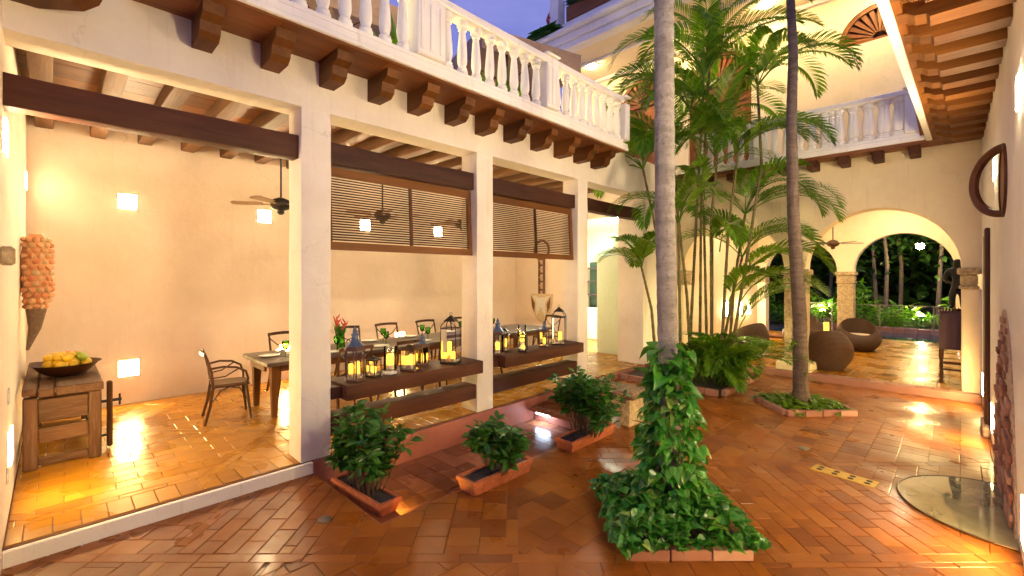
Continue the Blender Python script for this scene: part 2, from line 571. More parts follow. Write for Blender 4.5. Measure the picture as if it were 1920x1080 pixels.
# ------------------------------------------------------------------ tiles
def clip(poly, a, b, c):
    """keep a*x+b*y<=c"""
    out = []
    for i in range(len(poly)):
        p, q = poly[i], poly[(i + 1) % len(poly)]
        dp, dq = a * p[0] + b * p[1] - c, a * q[0] + b * q[1] - c
        if dp <= 0: out.append(p)
        if (dp < 0 < dq) or (dq < 0 < dp):
            t = dp / (dp - dq)
            out.append((p[0] + t * (q[0] - p[0]), p[1] + t * (q[1] - p[1])))
    return out

def clip_convex(poly, dom):
    n = len(dom)
    ar = sum(dom[i][0] * dom[(i + 1) % n][1] - dom[(i + 1) % n][0] * dom[i][1] for i in range(n))
    if ar < 0: dom = dom[::-1]
    for i in range(n):
        p, q = dom[i], dom[(i + 1) % n]
        a, b = (q[1] - p[1]), -(q[0] - p[0])
        poly = clip(poly, a, b, a * p[0] + b * p[1])
        if len(poly) < 3: return []
    return poly

def area(p):
    return abs(sum(p[i][0] * p[(i + 1) % len(p)][1] - p[(i + 1) % len(p)][0] * p[i][1] for i in range(len(p)))) / 2

def lay(dom, ang, L, W, gap=.004, herring=False):
    """tiles of L x W in rows at angle ang, clipped to the convex polygon dom"""
    ca, sa = math.cos(ang), math.sin(ang)
    xs = [p[0] * ca + p[1] * sa for p in dom]; ys = [-p[0] * sa + p[1] * ca for p in dom]
    out = []
    j0, j1 = math.floor(min(ys) / W), math.ceil(max(ys) / W)
    for j in range(j0, j1):
        off = (j % 2) * L / 2
        i0, i1 = math.floor((min(xs) - off) / L), math.ceil((max(xs) - off) / L)
        for i in range(i0, i1):
            x0, x1, y0, y1 = i * L + off + gap / 2, (i + 1) * L + off - gap / 2, j * W + gap / 2, (j + 1) * W - gap / 2
            q = [(x * ca - y * sa, x * sa + y * ca) for x, y in ((x0, y0), (x1, y0), (x1, y1), (x0, y1))]
            q = clip_convex(q, dom)
            if len(q) >= 3 and area(q) > .002: out.append(q)
    return out

def shrink(poly, d):
    n = len(poly)
    ar = sum(poly[i][0] * poly[(i + 1) % n][1] - poly[(i + 1) % n][0] * poly[i][1] for i in range(n))
    dom = poly if ar > 0 else poly[::-1]
    out = [(min(p[0] for p in dom) - 1, min(p[1] for p in dom) - 1), (max(p[0] for p in dom) + 1, min(p[1] for p in dom) - 1),
           (max(p[0] for p in dom) + 1, max(p[1] for p in dom) + 1), (min(p[0] for p in dom) - 1, max(p[1] for p in dom) + 1)]
    for i in range(n):
        p, q = dom[i], dom[(i + 1) % n]
        a, b = (q[1] - p[1]), -(q[0] - p[0])
        l = math.hypot(a, b)
        if l < 1e-6: continue
        a, b = a / l, b / l
        out = clip(out, a, b, a * p[0] + b * p[1] - d)
        if len(out) < 3: return []
    return out

def tile_geo(mb, poly, z, thick=.012, tilt=.004):
    poly2 = shrink(poly, .004)
    if len(poly2) < 3: return
    cx = sum(p[0] for p in poly) / len(poly); cy_ = sum(p[1] for p in poly) / len(poly)
    gx, gy, dz = rnd(-tilt, tilt), rnd(-tilt, tilt), rnd(-.0012, .0012)
    zt = lambda p, e: z + dz + e + (p[0] - cx) * gx + (p[1] - cy_) * gy
    n, k = len(poly2), len(poly)
    if n != k:
        poly = poly2; k = n
        vs = [(p[0], p[1], z - thick) for p in poly] + [(p[0], p[1], zt(p, 0)) for p in poly]
        mb.add(vs, [tuple(range(k, 2 * k))] + [(i, (i + 1) % k, k + (i + 1) % k, k + i) for i in range(k)])
        return
    vs = [(p[0], p[1], z - thick) for p in poly] + [(p[0], p[1], zt(p, -.003)) for p in poly]
    # match each corner of the inset to its own outer corner
    used = []
    for p in poly:
        q = min(poly2, key=lambda r: (r[0] - p[0]) ** 2 + (r[1] - p[1]) ** 2)
        used.append(q)
    vs += [(q[0], q[1], zt(q, 0)) for q in used]
    fs = [tuple(range(2 * k, 3 * k))]
    for r in (0, k):
        fs += [(r + i, r + (i + 1) % k, r + k + (i + 1) % k, r + k + i) for i in range(k)]
    mb.add(vs, fs)

def tile_floor(polys, z, base, mat, limit=300, tilt=.004):
    def key(p):
        c = (sum(q[0] for q in p) / len(p), sum(q[1] for q in p) / len(p), z)
        return -shows(c) * area(p)
    polys.sort(key=key)
    for p in polys[:limit]:
        b = MB(); tile_geo(b, p, z, tilt=tilt)
        if b.v: b.build('tile', mat, base, fixn=False)
    rest = MB()
    for p in polys[limit:]: tile_geo(rest, p, z, tilt=tilt)
    if rest.v:
        setp(rest.build('tiles', mat, base, fixn=False), kind='stuff')

def rot45(dom_rect, us, vs, strip=.09, sizes=(.30, .15), seed=3, turn=(0, .25, .5)):
    """star pattern: cells between strips laid along the 45 degree lattice, tiles turned per cell"""
    rs = random.Random(seed)
    a = math.radians(44.31)
    f = (-math.sin(a), math.cos(a)); r = (math.cos(a), math.sin(a))
    W = lambda u, v: (f[0] * u + r[0] * v, f[1] * u + r[1] * v)
    out = []
    h = strip / 2
    for i in range(len(us) - 1):
        for j in range(len(vs) - 1):
            u0, u1, v0, v1 = us[i] + h, us[i + 1] - h, vs[j] + h, vs[j + 1] - h
            dom = clip_convex([W(u0, v0), W(u1, v0), W(u1, v1), W(u0, v1)], dom_rect)
            if len(dom) < 3 or area(dom) < .01: continue
            ang = a + PI * rs.choice(turn)
            k_ = rs.choice((1, 1, 1.25, .8))
            out += lay(dom, ang, sizes[0] * k_, sizes[1] * rs.choice((1, 1.3, 1.6)))
    for i in range(1, len(us) - 1):
        q = clip_convex([W(us[i] - h, vs[0]), W(us[i] + h, vs[0]), W(us[i] + h, vs[-1]), W(us[i] - h, vs[-1])], dom_rect)
        if len(q) >= 3: out += lay(q, a, .38, strip * 40) if False else strips(q, r, .36)
    for j in range(1, len(vs) - 1):
        for i in range(len(us) - 1):
            q = clip_convex([W(us[i] + h, vs[j] - h), W(us[i] + h, vs[j] + h), W(us[i + 1] - h, vs[j] + h), W(us[i + 1] - h, vs[j] - h)], dom_rect)
            if len(q) >= 3: out += strips(q, f, .36)
    return out

def strips(q, d, L):
    ts = [p[0] * d[0] + p[1] * d[1] for p in q]
    out = []
    t = math.floor(min(ts) / L) * L
    while t < max(ts):
        c = clip(q, d[0], d[1], t + L - .003)
        if len(c) >= 3: c = clip(c, -d[0], -d[1], -(t + .003))
        if len(c) >= 3 and area(c) > .001: out.append(c)
        t += L
    return out

FX = -4.555           # facade of the dining wing
FZ = .12              # dining floor level
def R4(x0, x1, y0, y1): return [(x0, y0), (x1, y0), (x1, y1), (x0, y1)]

# ================================================================== SETTING
court = MB()
court.box(-4.55, .36, -3, 1.80, -.3, -.007)
court.box(-3.20, .36, 1.80, 5.10, -.3, -.007)
court.box(-4.55, .36, 5.10, 9.92, -.3, -.007)
court = setp(court.build('courtyard_floor', M['grout']), kind='structure')
us = [-1.5, 0, 1.55, 3.10, 4.65, 6.25, 7.85, 9.45, 11]
vs = [-6.5, -4.8, -3.2, -2.4, -1.6, 0, 1.65, 3.3, 4.95, 6.6, 8.2]
polys = []
for dom in (R4(-4.55, -3.2, -1, 1.80), R4(-3.2, .36, -1, 9.90), R4(-4.55, -3.2, 5.10, 9.90)):
    polys += rot45(dom, us, vs)
tile_floor(polys, 0, court, M['court_tile'])

dfl = MB().box(-8.45, FX + .005, -.24, 9.1, -.2, FZ - .007)
dfl = setp(dfl.build('dining_floor', M['grout']), kind='structure')
polys = strips([(FX - .02, -.23), (FX - .32, -.23), (FX - .32, 8.56), (FX - .02, 8.56)], (0, 1), .15)
polys += rot45(R4(-8.44, FX - .325, -.23, 9.1), [x * 1.9 - .4 for x in range(-1, 9)], [x * 1.9 - .9 for x in range(-6, 4)], .09, (.32, .16), 5, (.25, .25, .75, 0))
tile_floor(polys, FZ, dfl, M['room_tile'], tilt=.003)

riser = MB().box(FX + .006, FX + .05, -.24, 1.80, -.05, FZ - .012, c=.006)
setp(riser.build('step_riser', M['white_paint'], dfl), 'white painted step edge')
riser = MB().box(FX + .006, FX + .045, 1.803, 8.57, -.25, FZ - .010, c=.006)
setp(riser.build('step_riser', M['terracotta_paint'], dfl), 'red painted step edge')

pool = MB().box(-4.50, -3.2, 1.80, 5.10, -.42, -.212)
pool = setp(pool.build('sunken_basin', M['grout']), kind='structure')
tile_floor(lay(R4(-4.50, -3.21, 1.82, 5.09), 0, .42, .21), -.2, pool, M['pool_tile'])
for nm, a in (('basin_wall', (-3.21, -3.196, 1.80, 5.10)), ('basin_wall', (-4.5, -3.21, 1.79, 1.806)), ('basin_wall', (-4.5, -3.21, 5.094, 5.11))):
    B(nm, M['terracotta_paint'], pool, *a, -.22, -.004)

gfl = MB().box(-4.6, .55, 9.93, 16.9, -.2, FZ - .008)
gfl = setp(gfl.build('gallery_floor', M['grout']), kind='structure')
tile_floor(lay(R4(-4.6, .5, 10.13, 16.9), PI / 2, .30, .15), FZ, gfl, M['room_tile'], 200)
tile_floor(strips([(-4.6, 9.93), (-4.6, 10.12), (.36, 10.12), (.36, 9.93)], (1, 0), .2), FZ, gfl, M['kerb_brick'], 100, .002)
nos = MB().box(-4.55, .36, 9.90, 9.929, -.02, FZ - .004, c=.006)
nos.build('step_riser', M['kerb_brick'], gfl)

gnd = MB().box(-30, 30, 16.9, 60, -.4, -.05)
setp(gnd.build('garden_ground', M['garden_soil']), kind='structure')
w = MB().box(-4.6, 3, 16.95, 20.3, -.05, 0)
setp(w.build('pool_water', M['water']), kind='structure')
kb = E('garden_kerb', 'red brick kerb along the far side of the garden pool', 'kerb', (-1, 20.5, 0))
for i in range(24):
    B('brick', M['kerb_brick'], kb, -4.6 + i * .32, -4.6 + i * .32 + .31, 20.32, 20.7, -.05, .16, c=.01)

# ================================================================== DINING WING
wing = E('dining_wing', 'white plastered dining wing with square pillars, dark beams and a balustraded roof terrace', 'building', (FX, 4, 0))
PW = .33
cols = [(1.70, 2.0), (3.99, 4.29), (6.28, 6.58)]
for a, b in cols:
    rough('pillar', M['plaster'], wing, FX - PW, FX, a, b, FZ - .02, 3.63, .007)
rough('facade_pier', M['plaster'], wing, FX - .60, FX, 8.57, 10.12, -.03, 3.63, .007)
B('facade_wall', M['plaster'], wing, FX - PW, FX, -.24, 10.10, 3.62, 4.36)
B('side_wall', M['room_plaster'], wing, -8.6, -4.02, -.42, -.24, -.05, 4.36)
B('back_wall', M['room_plaster'], wing, -8.6, -8.45, -.24, 12.6, -.05, 4.36)
# end wall with the opening to the kitchen
ew = MB()
ew.box(-8.45, -6.55, 8.8, 8.98, 0, 4.05)
ew.box(-6.55, FX - .605, 8.8, 8.98, 3.3, 4.05)
ew.build('end_wall', M['room_plaster'], wing)
# kitchen beyond
sc = []
for i in range(13):
    t = i / 12
    sc.append((-6.08 + .62 * t, 2.40 + .50 * (t ** 2.2)))
B('kitchen_wall', M['green_plaster'], wing, -8.45, -4.6, 12.4, 12.58, 0, 4.05)
kp = MB().prism([(-6.08, FZ)] + sc + [(FX - .607, 2.92), (FX - .607, FZ)], 'y', 9.16, 9.28)
kp.build('kitchen_screen', M['green_plaster'], wing)
B('kitchen_soffit', M['green_plaster'], wing, -8.45, FX - .607, 9.0, 12.4, 3.42, 3.5)
B('kitchen_floor', M['room_tile'], wing, -8.45, -4.6, 9.12, 12.4, 0, FZ)
# ceiling: joists along X, boards along Y
for k in range(18):
    y = -.16 + k * .51
    if y > 8.7: break
    rough('joist', M['old_x'], wing, -8.46, FX - PW + .01, y, y + .165, 3.875 + rnd(-.008, .008), 4.06, .010, .2, .016, 1.7)
for k in range(17):
    x0 = -8.449 + k * .21
    B('ceiling_board', M['orange_y'], wing, x0, min(x0 + .206, FX - PW - .002), -.239, 8.79, 4.07 + rnd(0, .004), 4.10)
B('roof_slab', M['plaster'], wing, -8.6, FX - PW, -.24, 10.10, 4.12, 4.30)
# timber beams between the pillars
bays = [(-.24, 1.70), (2.0, 3.99), (4.29, 6.28), (6.58, 8.57)]
for i, (a, b) in enumerate(bays):
    rough('lintel_beam', M['dark_y'], wing, FX - .235, FX - .06, a - .012, b + .012, 3.12, 3.35, .012, .14, .018, 1.6)
for i, (a, b) in enumerate(bays[1:3]):
    top = rough('shelf_beam', M['dark_y'], wing, FX - .32, FX + .135, a + .105, b - .004, .665, .829, .005, .14, .014)
    B('shelf_beam', M['dark_y'], wing, FX - .30, FX + .0, a + .002, a + .104, .675, .80, c=.008)
    rough('rail_beam', M['dark_y'], wing, FX - .26, FX - .02, a - .01, b + .01, .30, .49, .008, .14, .014)
# balcony edge
BX = -3.95
y0b, y1b = .36, 6.88
for k in range(13):
    y = y0b + k * .502
    B('soffit_board', M['mid_y'], wing, FX + .002, BX - .075, y, min(y + .499, y1b), 4.10, 4.135)
B('soffit_fillet', M['mid_y'], wing, BX - .074, BX - .028, y0b, y1b, 4.085, 4.14, c=.006)
B('fascia', M['white_paint'], wing, FX + .002, BX, y0b, y1b + .02, 4.142, 4.215, c=.008)
B('fascia', M['white_paint'], wing, BX - .027, BX + .015, y0b, y1b + .02, 4.098, 4.141, c=.008)
for y in (.96, 1.49, 2.02, 2.55, 3.06, 3.60, 4.10, 4.64, 5.21, 5.77, 6.30, 6.80):
    h0 = rnd(-.012, .012)
    prof = [(FX, 3.862 + h0), (FX + .24, 3.862 + h0), (FX + .30, 3.905 + h0), (FX + .32, 3.985), (FX + .41, 4.02), (FX + .43, 4.098), (FX, 4.098)]
    MB().prism([(x, z) for x, z in prof], 'y', y - .150 + rnd(-.008, .008), y + rnd(-.008, .008)).build('corbel', M['soffit_x'], wing)
# diagonal corner corbel
cc = MB().prism([(0, 3.82), (.40, 3.82), (.50, 3.87), (.55, 3.97), (.72, 4.01), (.74, 4.10), (0, 4.10)], 'y', -.09, .09)
mt = Matrix.Translation((FX, -.22, 0)) @ Matrix.Rotation(math.radians(52), 4, 'Z')
cc.v = [tuple(mt @ Vector(p)) for p in cc.v]
cc.build('corbel', M['soffit_x'], wing)

def baluster_profile(h, r):
    P = [(1.05, 0), (1.05, .07), (.78, .085), (.92, .115), (.66, .15), (.72, .18), (.90, .25), (.92, .32), (.84, .48), (.70, .66), (.58, .79), (.58, .82), (.80, .84), (.80, .865), (.62, .88), (1.0, .905), (1.0, 1)]
    return [(a * r, b * h) for a, b in P]
bal = MB().lathe(baluster_profile(.62, .066), n=12)
def balustrade(parent, axis, fixed, posts, span, zb, label, skip=None, mat=None, w=.16):
    """rail, plinth, posts and turned balusters along one axis"""
    mat = mat or M['white_paint']
    a, b = span
    def bx(name, p, q, lo, hi, z0, z1, c=.008):
        A = (fixed + lo, fixed + hi, p, q) if axis == 'y' else (p, q, fixed + lo, fixed + hi)
        return B(name, mat, parent, *A, z0, z1, c=c)
    root = bx('balustrade', a, b, -w - .02, -.01, zb + .745, zb + .80)
    setp(root, label)
    WL[root] = WL[root]
    bx('handrail', a, b, -w - .05, .02, zb + .801, zb + .85, .015).parent = root
    return root
def fix(o, root):
    o.parent = root
    o.location = WL[o] - WL[root]
def rail(parent, axis, fixed, posts, span, zb, label, step, w=.16):
    a, b = span
    m = M['white_paint']
    def bx(name, p, q, lo, hi, z0, z1, par, c=.008):
        A = (fixed + lo, fixed + hi, p, q) if axis == 'y' else (p, q, fixed + lo, fixed + hi)
        return B(name, m, par, *A, z0, z1, c=c)
    root = bx('balustrade', a, b, -w, -.005, zb + .001, zb + .05, parent)
    setp(root, label)
    bx('handrail', a, b, -w - .03, .025, zb + .67, zb + .77, root, .02)
    edges = [a] + [x for p in posts for x in p] + [b]
    first = None
    for p, q in posts:
        bx('post', p, q, -w - .045, .04, zb + .051, zb + .669, root, .012)
        bx('post_cap', p - .02, q + .02, -w - .06, .06, zb + .771, zb + .80, root, .01)
        for k in range(3):
            g = p + (q - p) * (k + .5) / 3
            if q - p > .2: bx('flute', g - .025, g + .025, .041, .05, zb + .10, zb + .60, root, .004)
    for i in range(0, len(edges), 2):
        n = max(1, round((edges[i + 1] - edges[i]) / step))
        for k in range(n):
            t = edges[i] + (edges[i + 1] - edges[i]) * (k + .5) / n
            loc = (fixed - w / 2, t, zb + .05) if axis == 'y' else (t, fixed - w / 2, zb + .05)
            if first is None:
                mb = MB(); mb.v = [tuple(Vector(v) + Vector(loc)) for v in bal.v]; mb.f = bal.f; mb.mi = bal.mi if bal.mi else [0] * len(bal.f)
                o = mb.build('baluster', m, root, smooth=True, origin=loc)
                first = o.data
            else:
                inst('baluster', first, root, loc, (rnd(-.012, .012), rnd(-.012, .012), rnd(0, 6)))
    return root
rail(wing, 'y', BX, [(2.62, 2.98), (4.70, 4.95), (6.76, 6.90)], (y0b, 6.76), 4.215, 'white balustrade along the roof terrace', .205)

# ================================================================== FAR WING
YF = 10.10
far = E('far_wing', 'yellow lit two storey wing with stone capped arches below and fanlight doors behind a balustrade', 'building', (-2, YF, 0))
def arch_wall(name, m, parent, y0, y1, x0, x1, ztop, arches, zs, n=24, zb=0):
    """wall in the plane Y, pierced by round arches (left, right) springing at zs; piers below"""
    mb = MB()
    top = []
    xs = sorted(arches)
    cur = x0
    for (l, r) in xs:
        if l > cur:
            mb.box(cur, l, y0, y1, zb, ztop)
        c, R = (l + r) / 2, (r - l) / 2
        for i in range(n):
            t0, t1 = PI - PI * i / n, PI - PI * (i + 1) / n
            a = (c + R * math.cos(t0), zs + R * math.sin(t0)); b = (c + R * math.cos(t1), zs + R * math.sin(t1))
            mb.prism([a, b, (b[0], ztop), (a[0], ztop)], 'y', y0, y1)
        cur = r
    if cur < x1: mb.box(cur, x1, y0, y1, zb, ztop)
    # drop the doubled faces between neighbouring blocks
    b = bmesh.new()
    vv = [b.verts.new(v) for v in mb.v]
    for f in mb.f: b.faces.new([vv[i] for i in f])
    bmesh.ops.remove_doubles(b, verts=b.verts[:], dist=.0005)
    seen = {}
    for f in b.faces:
        seen.setdefault(tuple(sorted(v.index for v in f.verts)), []).append(f)
    b.verts.index_update()
    seen = {}
    for f in b.faces: seen.setdefault(tuple(sorted(v.index for v in f.verts)), []).append(f)
    bmesh.ops.delete(b, geom=[f for l in seen.values() if len(l) > 1 for f in l], context='FACES')
    b.verts.index_update()
    o = MB(); o.add([tuple(v.co) for v in b.verts], [tuple(v.index for v in f.verts) for f in b.faces])
    b.free()
    return o.build(name, m, parent)
arches = [(-4.36, -2.34), (-1.98, .14)]
arch_wall('arcade_wall', M['yellow_plaster'], far, YF, YF + .40, FX + .003, .36, 4.06, arches, 2.09, zb=2.085)
def capital(parent, x0, x1, y0, y1, m):
    mb = MB()
    mb.box(x0 - .05, x1 + .05, y0 - .05, y1 + .05, 1.975, 2.084, c=.018)
    mb.box(x0 - .015, x1 + .015, y0 - .015, y1 + .015, 1.80, 1.974, c=.02)
    mb.box(x0 - .03, x1 + .03, y0 - .03, y1 + .03, 1.745, 1.799, c=.015)
    return mb.build('capital', m, parent)
for x0, x1, mm in ((FX + .003, -4.36, 'yellow_plaster'), (-2.34, -1.98, 'stone'), (.14, .36, 'yellow_plaster')):
    B('column', M[mm], far, x0, x1, YF, YF + .40, FZ - .01, 1.744, c=.012)
    capital(far, x0, min(x1, .308), YF, YF + .40, M['stone'])
B('column_plinth', M['yellow_plaster'], far, -2.46, -1.86, YF - .12, YF + .5, FZ - .005, .28, c=.02)
# gallery shell
YB = 16.5
arch_wall('garden_arcade', M['yellow_plaster'], far, YB, YB + .40, -4.75, .55, 4.06, [(-4.36, -2.42), (-2.02, .12)], 2.09, zb=2.085)
for x0, x1, mm in ((-4.75, -4.36, 'yellow_plaster'), (-2.42, -2.02, 'stone'), (.12, .55, 'yellow_plaster')):
    B('column', M[mm], far, x0, x1, YB, YB + .40, FZ - .01, 1.744, c=.012)
    capital(far, x0, x1, YB, YB + .40, M['stone'])
B('gallery_wall', M['yellow_plaster'], far, -4.75, -4.60, YF + .41, YB - .001, 0, 4.06)
B('gallery_wall', M['yellow_plaster'], far, .40, .55, YF + .41, YB - .001, 0, 4.06)
B('gallery_ceiling', M['yellow_plaster'], far, -4.75, .55, YF, YB + .4, 4.065, 4.10)
# balcony of the far wing
YL = 9.60
B('balcony_slab', M['mid_x'], far, FX - .3, .36, YL + .04, 12.0, 4.103, 4.19)
for k in range(10):
    x = -4.3 + k * .47
    B('soffit_board', M['mid_x'], far, x, x + .466, YL + .045, YF - .002, 4.085, 4.102)
B('fascia', M['white_paint'], far, -3.9, -.235, YL - .01, YL + .038, 4.105, 4.20, c=.01)
B('soffit_fillet', M['mid_x'], far, -3.9, -.235, YL + .005, YL + .044, 4.05, 4.104, c=.006)
for k in range(8):
    x = -.33 - k * .47
    B('corbel', M['dark_y'], far, x - .145, x, YL + .10, YF - .001, 3.92, 4.083, c=.012)
rail(far, 'x', YL + .17, [(-.52, -.24), (-2.75, -2.5)], (-3.9, -.24), 4.20, 'white balustrade of the far balcony', .2)
YU = 11.95
# upper wall, fanlight doors, ceiling of the upper gallery
doors = [(-1.03, .70), (-4.25, .78), (-6.35, .78)]
ZU = 6.93
uw = arch_wall('upper_wall', M['yellow_plaster'], far, YU, YU + .3, -9.0, .6, 8.1, sorted([(c - r, c + r) for c, r in doors]), ZU, zb=ZU)
xs = [-9.0] + [x for c, r in sorted(doors) for x in (c - r, c + r)] + [.6]
lo = MB()
for i in range(0, len(xs), 2): B('upper_wall', M['yellow_plaster'], far, xs[i], xs[i + 1], YU, YU + .3, 4.19, ZU)
B('upper_wall', M['yellow_plaster'], far, -1.73, -.33, YU, YU + .3, 4.19, ZU - .061)
for c, r in doors:
    fr = MB()
    for i in range(24):
        t0, t1 = PI * i / 24, PI * (i + 1) / 24
        q = [(c + R * math.cos(t), ZU + R * math.sin(t)) for R, t in ((r - .002, t0), (r - .002, t1), (r - .09, t1), (r - .09, t0))]
        fr.prism(q, 'y', YU + .02, YU + .14)
    door = fr.build('fanlight_door', M['mid_z'], far)
    B('transom', M['mid_x'], door, c - r + .005, c + r - .005, YU + .03, YU + .13, ZU - .06, ZU - .001, c=.01)
    MB().prism([(c + (r - .092) * math.cos(PI * i / 20), ZU + (r - .092) * math.sin(PI * i / 20)) for i in range(21)], 'y', YU + .12, YU + .15).build('fan_panel', M['dark_x'], door)
    for i in range(13):
        t = PI * (i + .5) / 13
        mb = MB()
        w0, w1 = .010, .045
        d = (math.cos(t), math.sin(t)); nn = (-d[1], d[0])
        q = [(c + d[0] * .12 + nn[0] * w0, ZU + d[1] * .12 + nn[1] * w0), (c + d[0] * .12 - nn[0] * w0, ZU + d[1] * .12 - nn[1] * w0),
             (c + d[0] * (r - .1) - nn[0] * w1, ZU + d[1] * (r - .1) - nn[1] * w1), (c + d[0] * (r - .1) + nn[0] * w1, ZU + d[1] * (r - .1) + nn[1] * w1)]
        mb.prism(q, 'y', YU + .05, YU + .119)
        mb.build('fan_slat', M['mid_z'], door)
    if c < -2:
        for s in (-1, 1):
            B('door_leaf', M['mid_z'], door, c + s * (r - .01), c + s * .004, YU + .08, YU + .14, 4.2, ZU - .062)
            for k in range(5):
                B('leaf_panel', M['mid_z'], door, c + s * (r - .12), c + s * .1, YU + .055, YU + .079, 4.35 + k * .5, 4.75 + k * .5, c=.012)
B('upper_ceiling', M['yellow_plaster'], far, -9.0, .6, YL + .02, YU + .3, 8.1, 8.2)
B('ceiling_moulding', M['white_paint'], far, -9.0, .6, YU - .10, YU - .001, 8.0, 8.099, c=.02)
B('ceiling_moulding', M['white_paint'], far, -9.0, .6, YL + 1.1, YL + 1.22, 8.04, 8.099, c=.02)
B('cornice', M['white_paint'], far, -8.9, .6, YL - .06, YL + .3, 8.201, 8.40, c=.02)
B('cornice', M['white_paint'], far, -8.9, .6, YL - .22, YL + .3, 8.401, 8.52, c=.03)
B('cornice', M['white_paint'], far, -8.9, .6, YL + .0, YL + .3, 8.03, 8.2, c=.02)
B('parapet', M['white_paint'], far, -7.9, .6, YL + .15, YL + .35, 8.521, 8.85)
B('parapet_pier', M['white_paint'], far, -8.0, -7.7, YL + .1, YL + .4, 8.521, 10.2)
B('parapet', M['white_paint'], far, -7.7, .6, YL + 2.2, YL + 2.4, 8.521, 10.2)

# ================================================================== RIGHT WING
rw = E('right_wing', 'white wall on the right with an overhanging beamed balcony, round window and bare brick arch', 'building', (.4, 5, 0))
RX = .36
B('wall', M['plaster'], rw, RX, RX + .3, -3, 10.095, -.05, 4.36)
B('soffit', M['soffit_y'], rw, -.33, RX, -1.0, 9.55, 4.165, 4.20)
for k in range(16):
    y = 2.55 + k * .455
    if y > 9.4: break
    xe = -.39 + .165 * (y - 4.25) / 4.85
    prof = [(RX - .002, 4.0), (xe + .26, 4.0), (xe + .24, 4.03), (xe + .17, 4.04), (xe + .12, 4.075), (xe + .06, 4.085), (xe + .05, 4.12), (xe + .05, 4.162), (RX - .002, 4.162)]
    MB().prism(prof, 'y', y, y + .20).build('joist', M['soffit_x'], rw)
ed = MB()
ed.prism([(-.447, 3), (-.38, 3), (-.19, 9.56), (-.257, 9.56)], 'z', 4.07, 4.20)
setp(ed.build('fascia', M['white_paint'], rw), 'white painted balcony edge')
ed = MB().prism([(-.377, 3), (-.325, 3), (-.138, 9.56), (-.188, 9.56)], 'z', 4.09, 4.163)
ed.build('soffit_fillet', M['orange_y'], rw)
# balustrade above is out of sight; doorway with dark jamb
B('door_frame', M['dark_z'], rw, RX - .045, RX - .001, 8.05, 8.28, .10, 2.55, c=.01)
B('door_leaf', M['dark_z'], rw, RX - .02, RX - .001, 8.281, 9.1, .10, 2.50)
B('stone_step', M['mortar'], rw, RX - .07, RX - .001, 7.85, 8.5, -.005, .12, c=.02)
# brick arch laid bare in the plaster
back = MB()
N = 26
outl = []
for i in range(N + 1):
    t = i / N
    y = 4.95 + 1.9 * t
    outl.append((y, 1.68 * math.sin(PI * t) ** .62 * (1 + .03 * math.sin(9 * t + 1))))
back.prism(outl + [(6.85, -.01), (4.95, -.01)], 'x', RX - .012, RX - .001)
bk = back.build('bare_mortar', M['mortar'], rw)
zc = .02
row = 0
while zc < 1.62:
    y = 4.9 + (row % 2) * .13
    while y < 6.9:
        L = rnd(.20, .26)
        def inside(yy):
            t = (yy - 4.95) / 1.9
            return 0 < t < 1 and 1.68 * math.sin(PI * t) ** .62 > zc + .07
        if inside(y) and inside(y + L) and random.random() < .93:
            B('brick', M['old_brick'], bk, RX - .012 - rnd(.012, .035), RX - .0125, y, y + L - .02, zc, zc + rnd(.05, .065), c=.006)
        y += L
    zc += .08
    row += 1
# round window
def ring(mb, c, R, r, ax_u, ax_v, n=40, k=8, sq=1.3):
    c = Vector(c); u = Vector(ax_u); v = Vector(ax_v); w_ = u.cross(v)
    vs = []; fs = []
    for i in range(n):
        t = 2 * PI * i / n
        d = u * math.cos(t) + v * math.sin(t)
        for j in range(k):
            s_ = 2 * PI * (j + .5) / k
            vs.append(c + d * (R + r * math.cos(s_)) + w_ * (r * sq * math.sin(s_)))
    for i in range(n):
        for j in range(k):
            fs.append((i * k + j, ((i + 1) % n) * k + j, ((i + 1) % n) * k + (j + 1) % k, i * k + (j + 1) % k))
    mb.add(vs, fs)
rwn = MB(); ring(rwn, (RX - .005, 6.09, 2.83), .31, .035, (0, 1, 0), (0, 0, 1), 40, 4, .6)
rwn = rwn.build('round_window', M['dark_z'], rw, smooth=False)
MB().prism([(6.09 + .30 * math.cos(2 * PI * i / 32), 2.83 + .30 * math.sin(2 * PI * i / 32)) for i in range(32)], 'x', RX - .010, RX - .002).build('pane', M['mid_z'], rwn)
sh = MB(); ring(sh, (RX, 6.09, 2.83), .305, .036, (-.616, .788, 0), (0, 0, 1), 48, 6, 1.1)
setp(sh.build('pivoting_ring', M['dark_z'], rwn, smooth=True), 'round dark wooden ring swung open out of the wall')

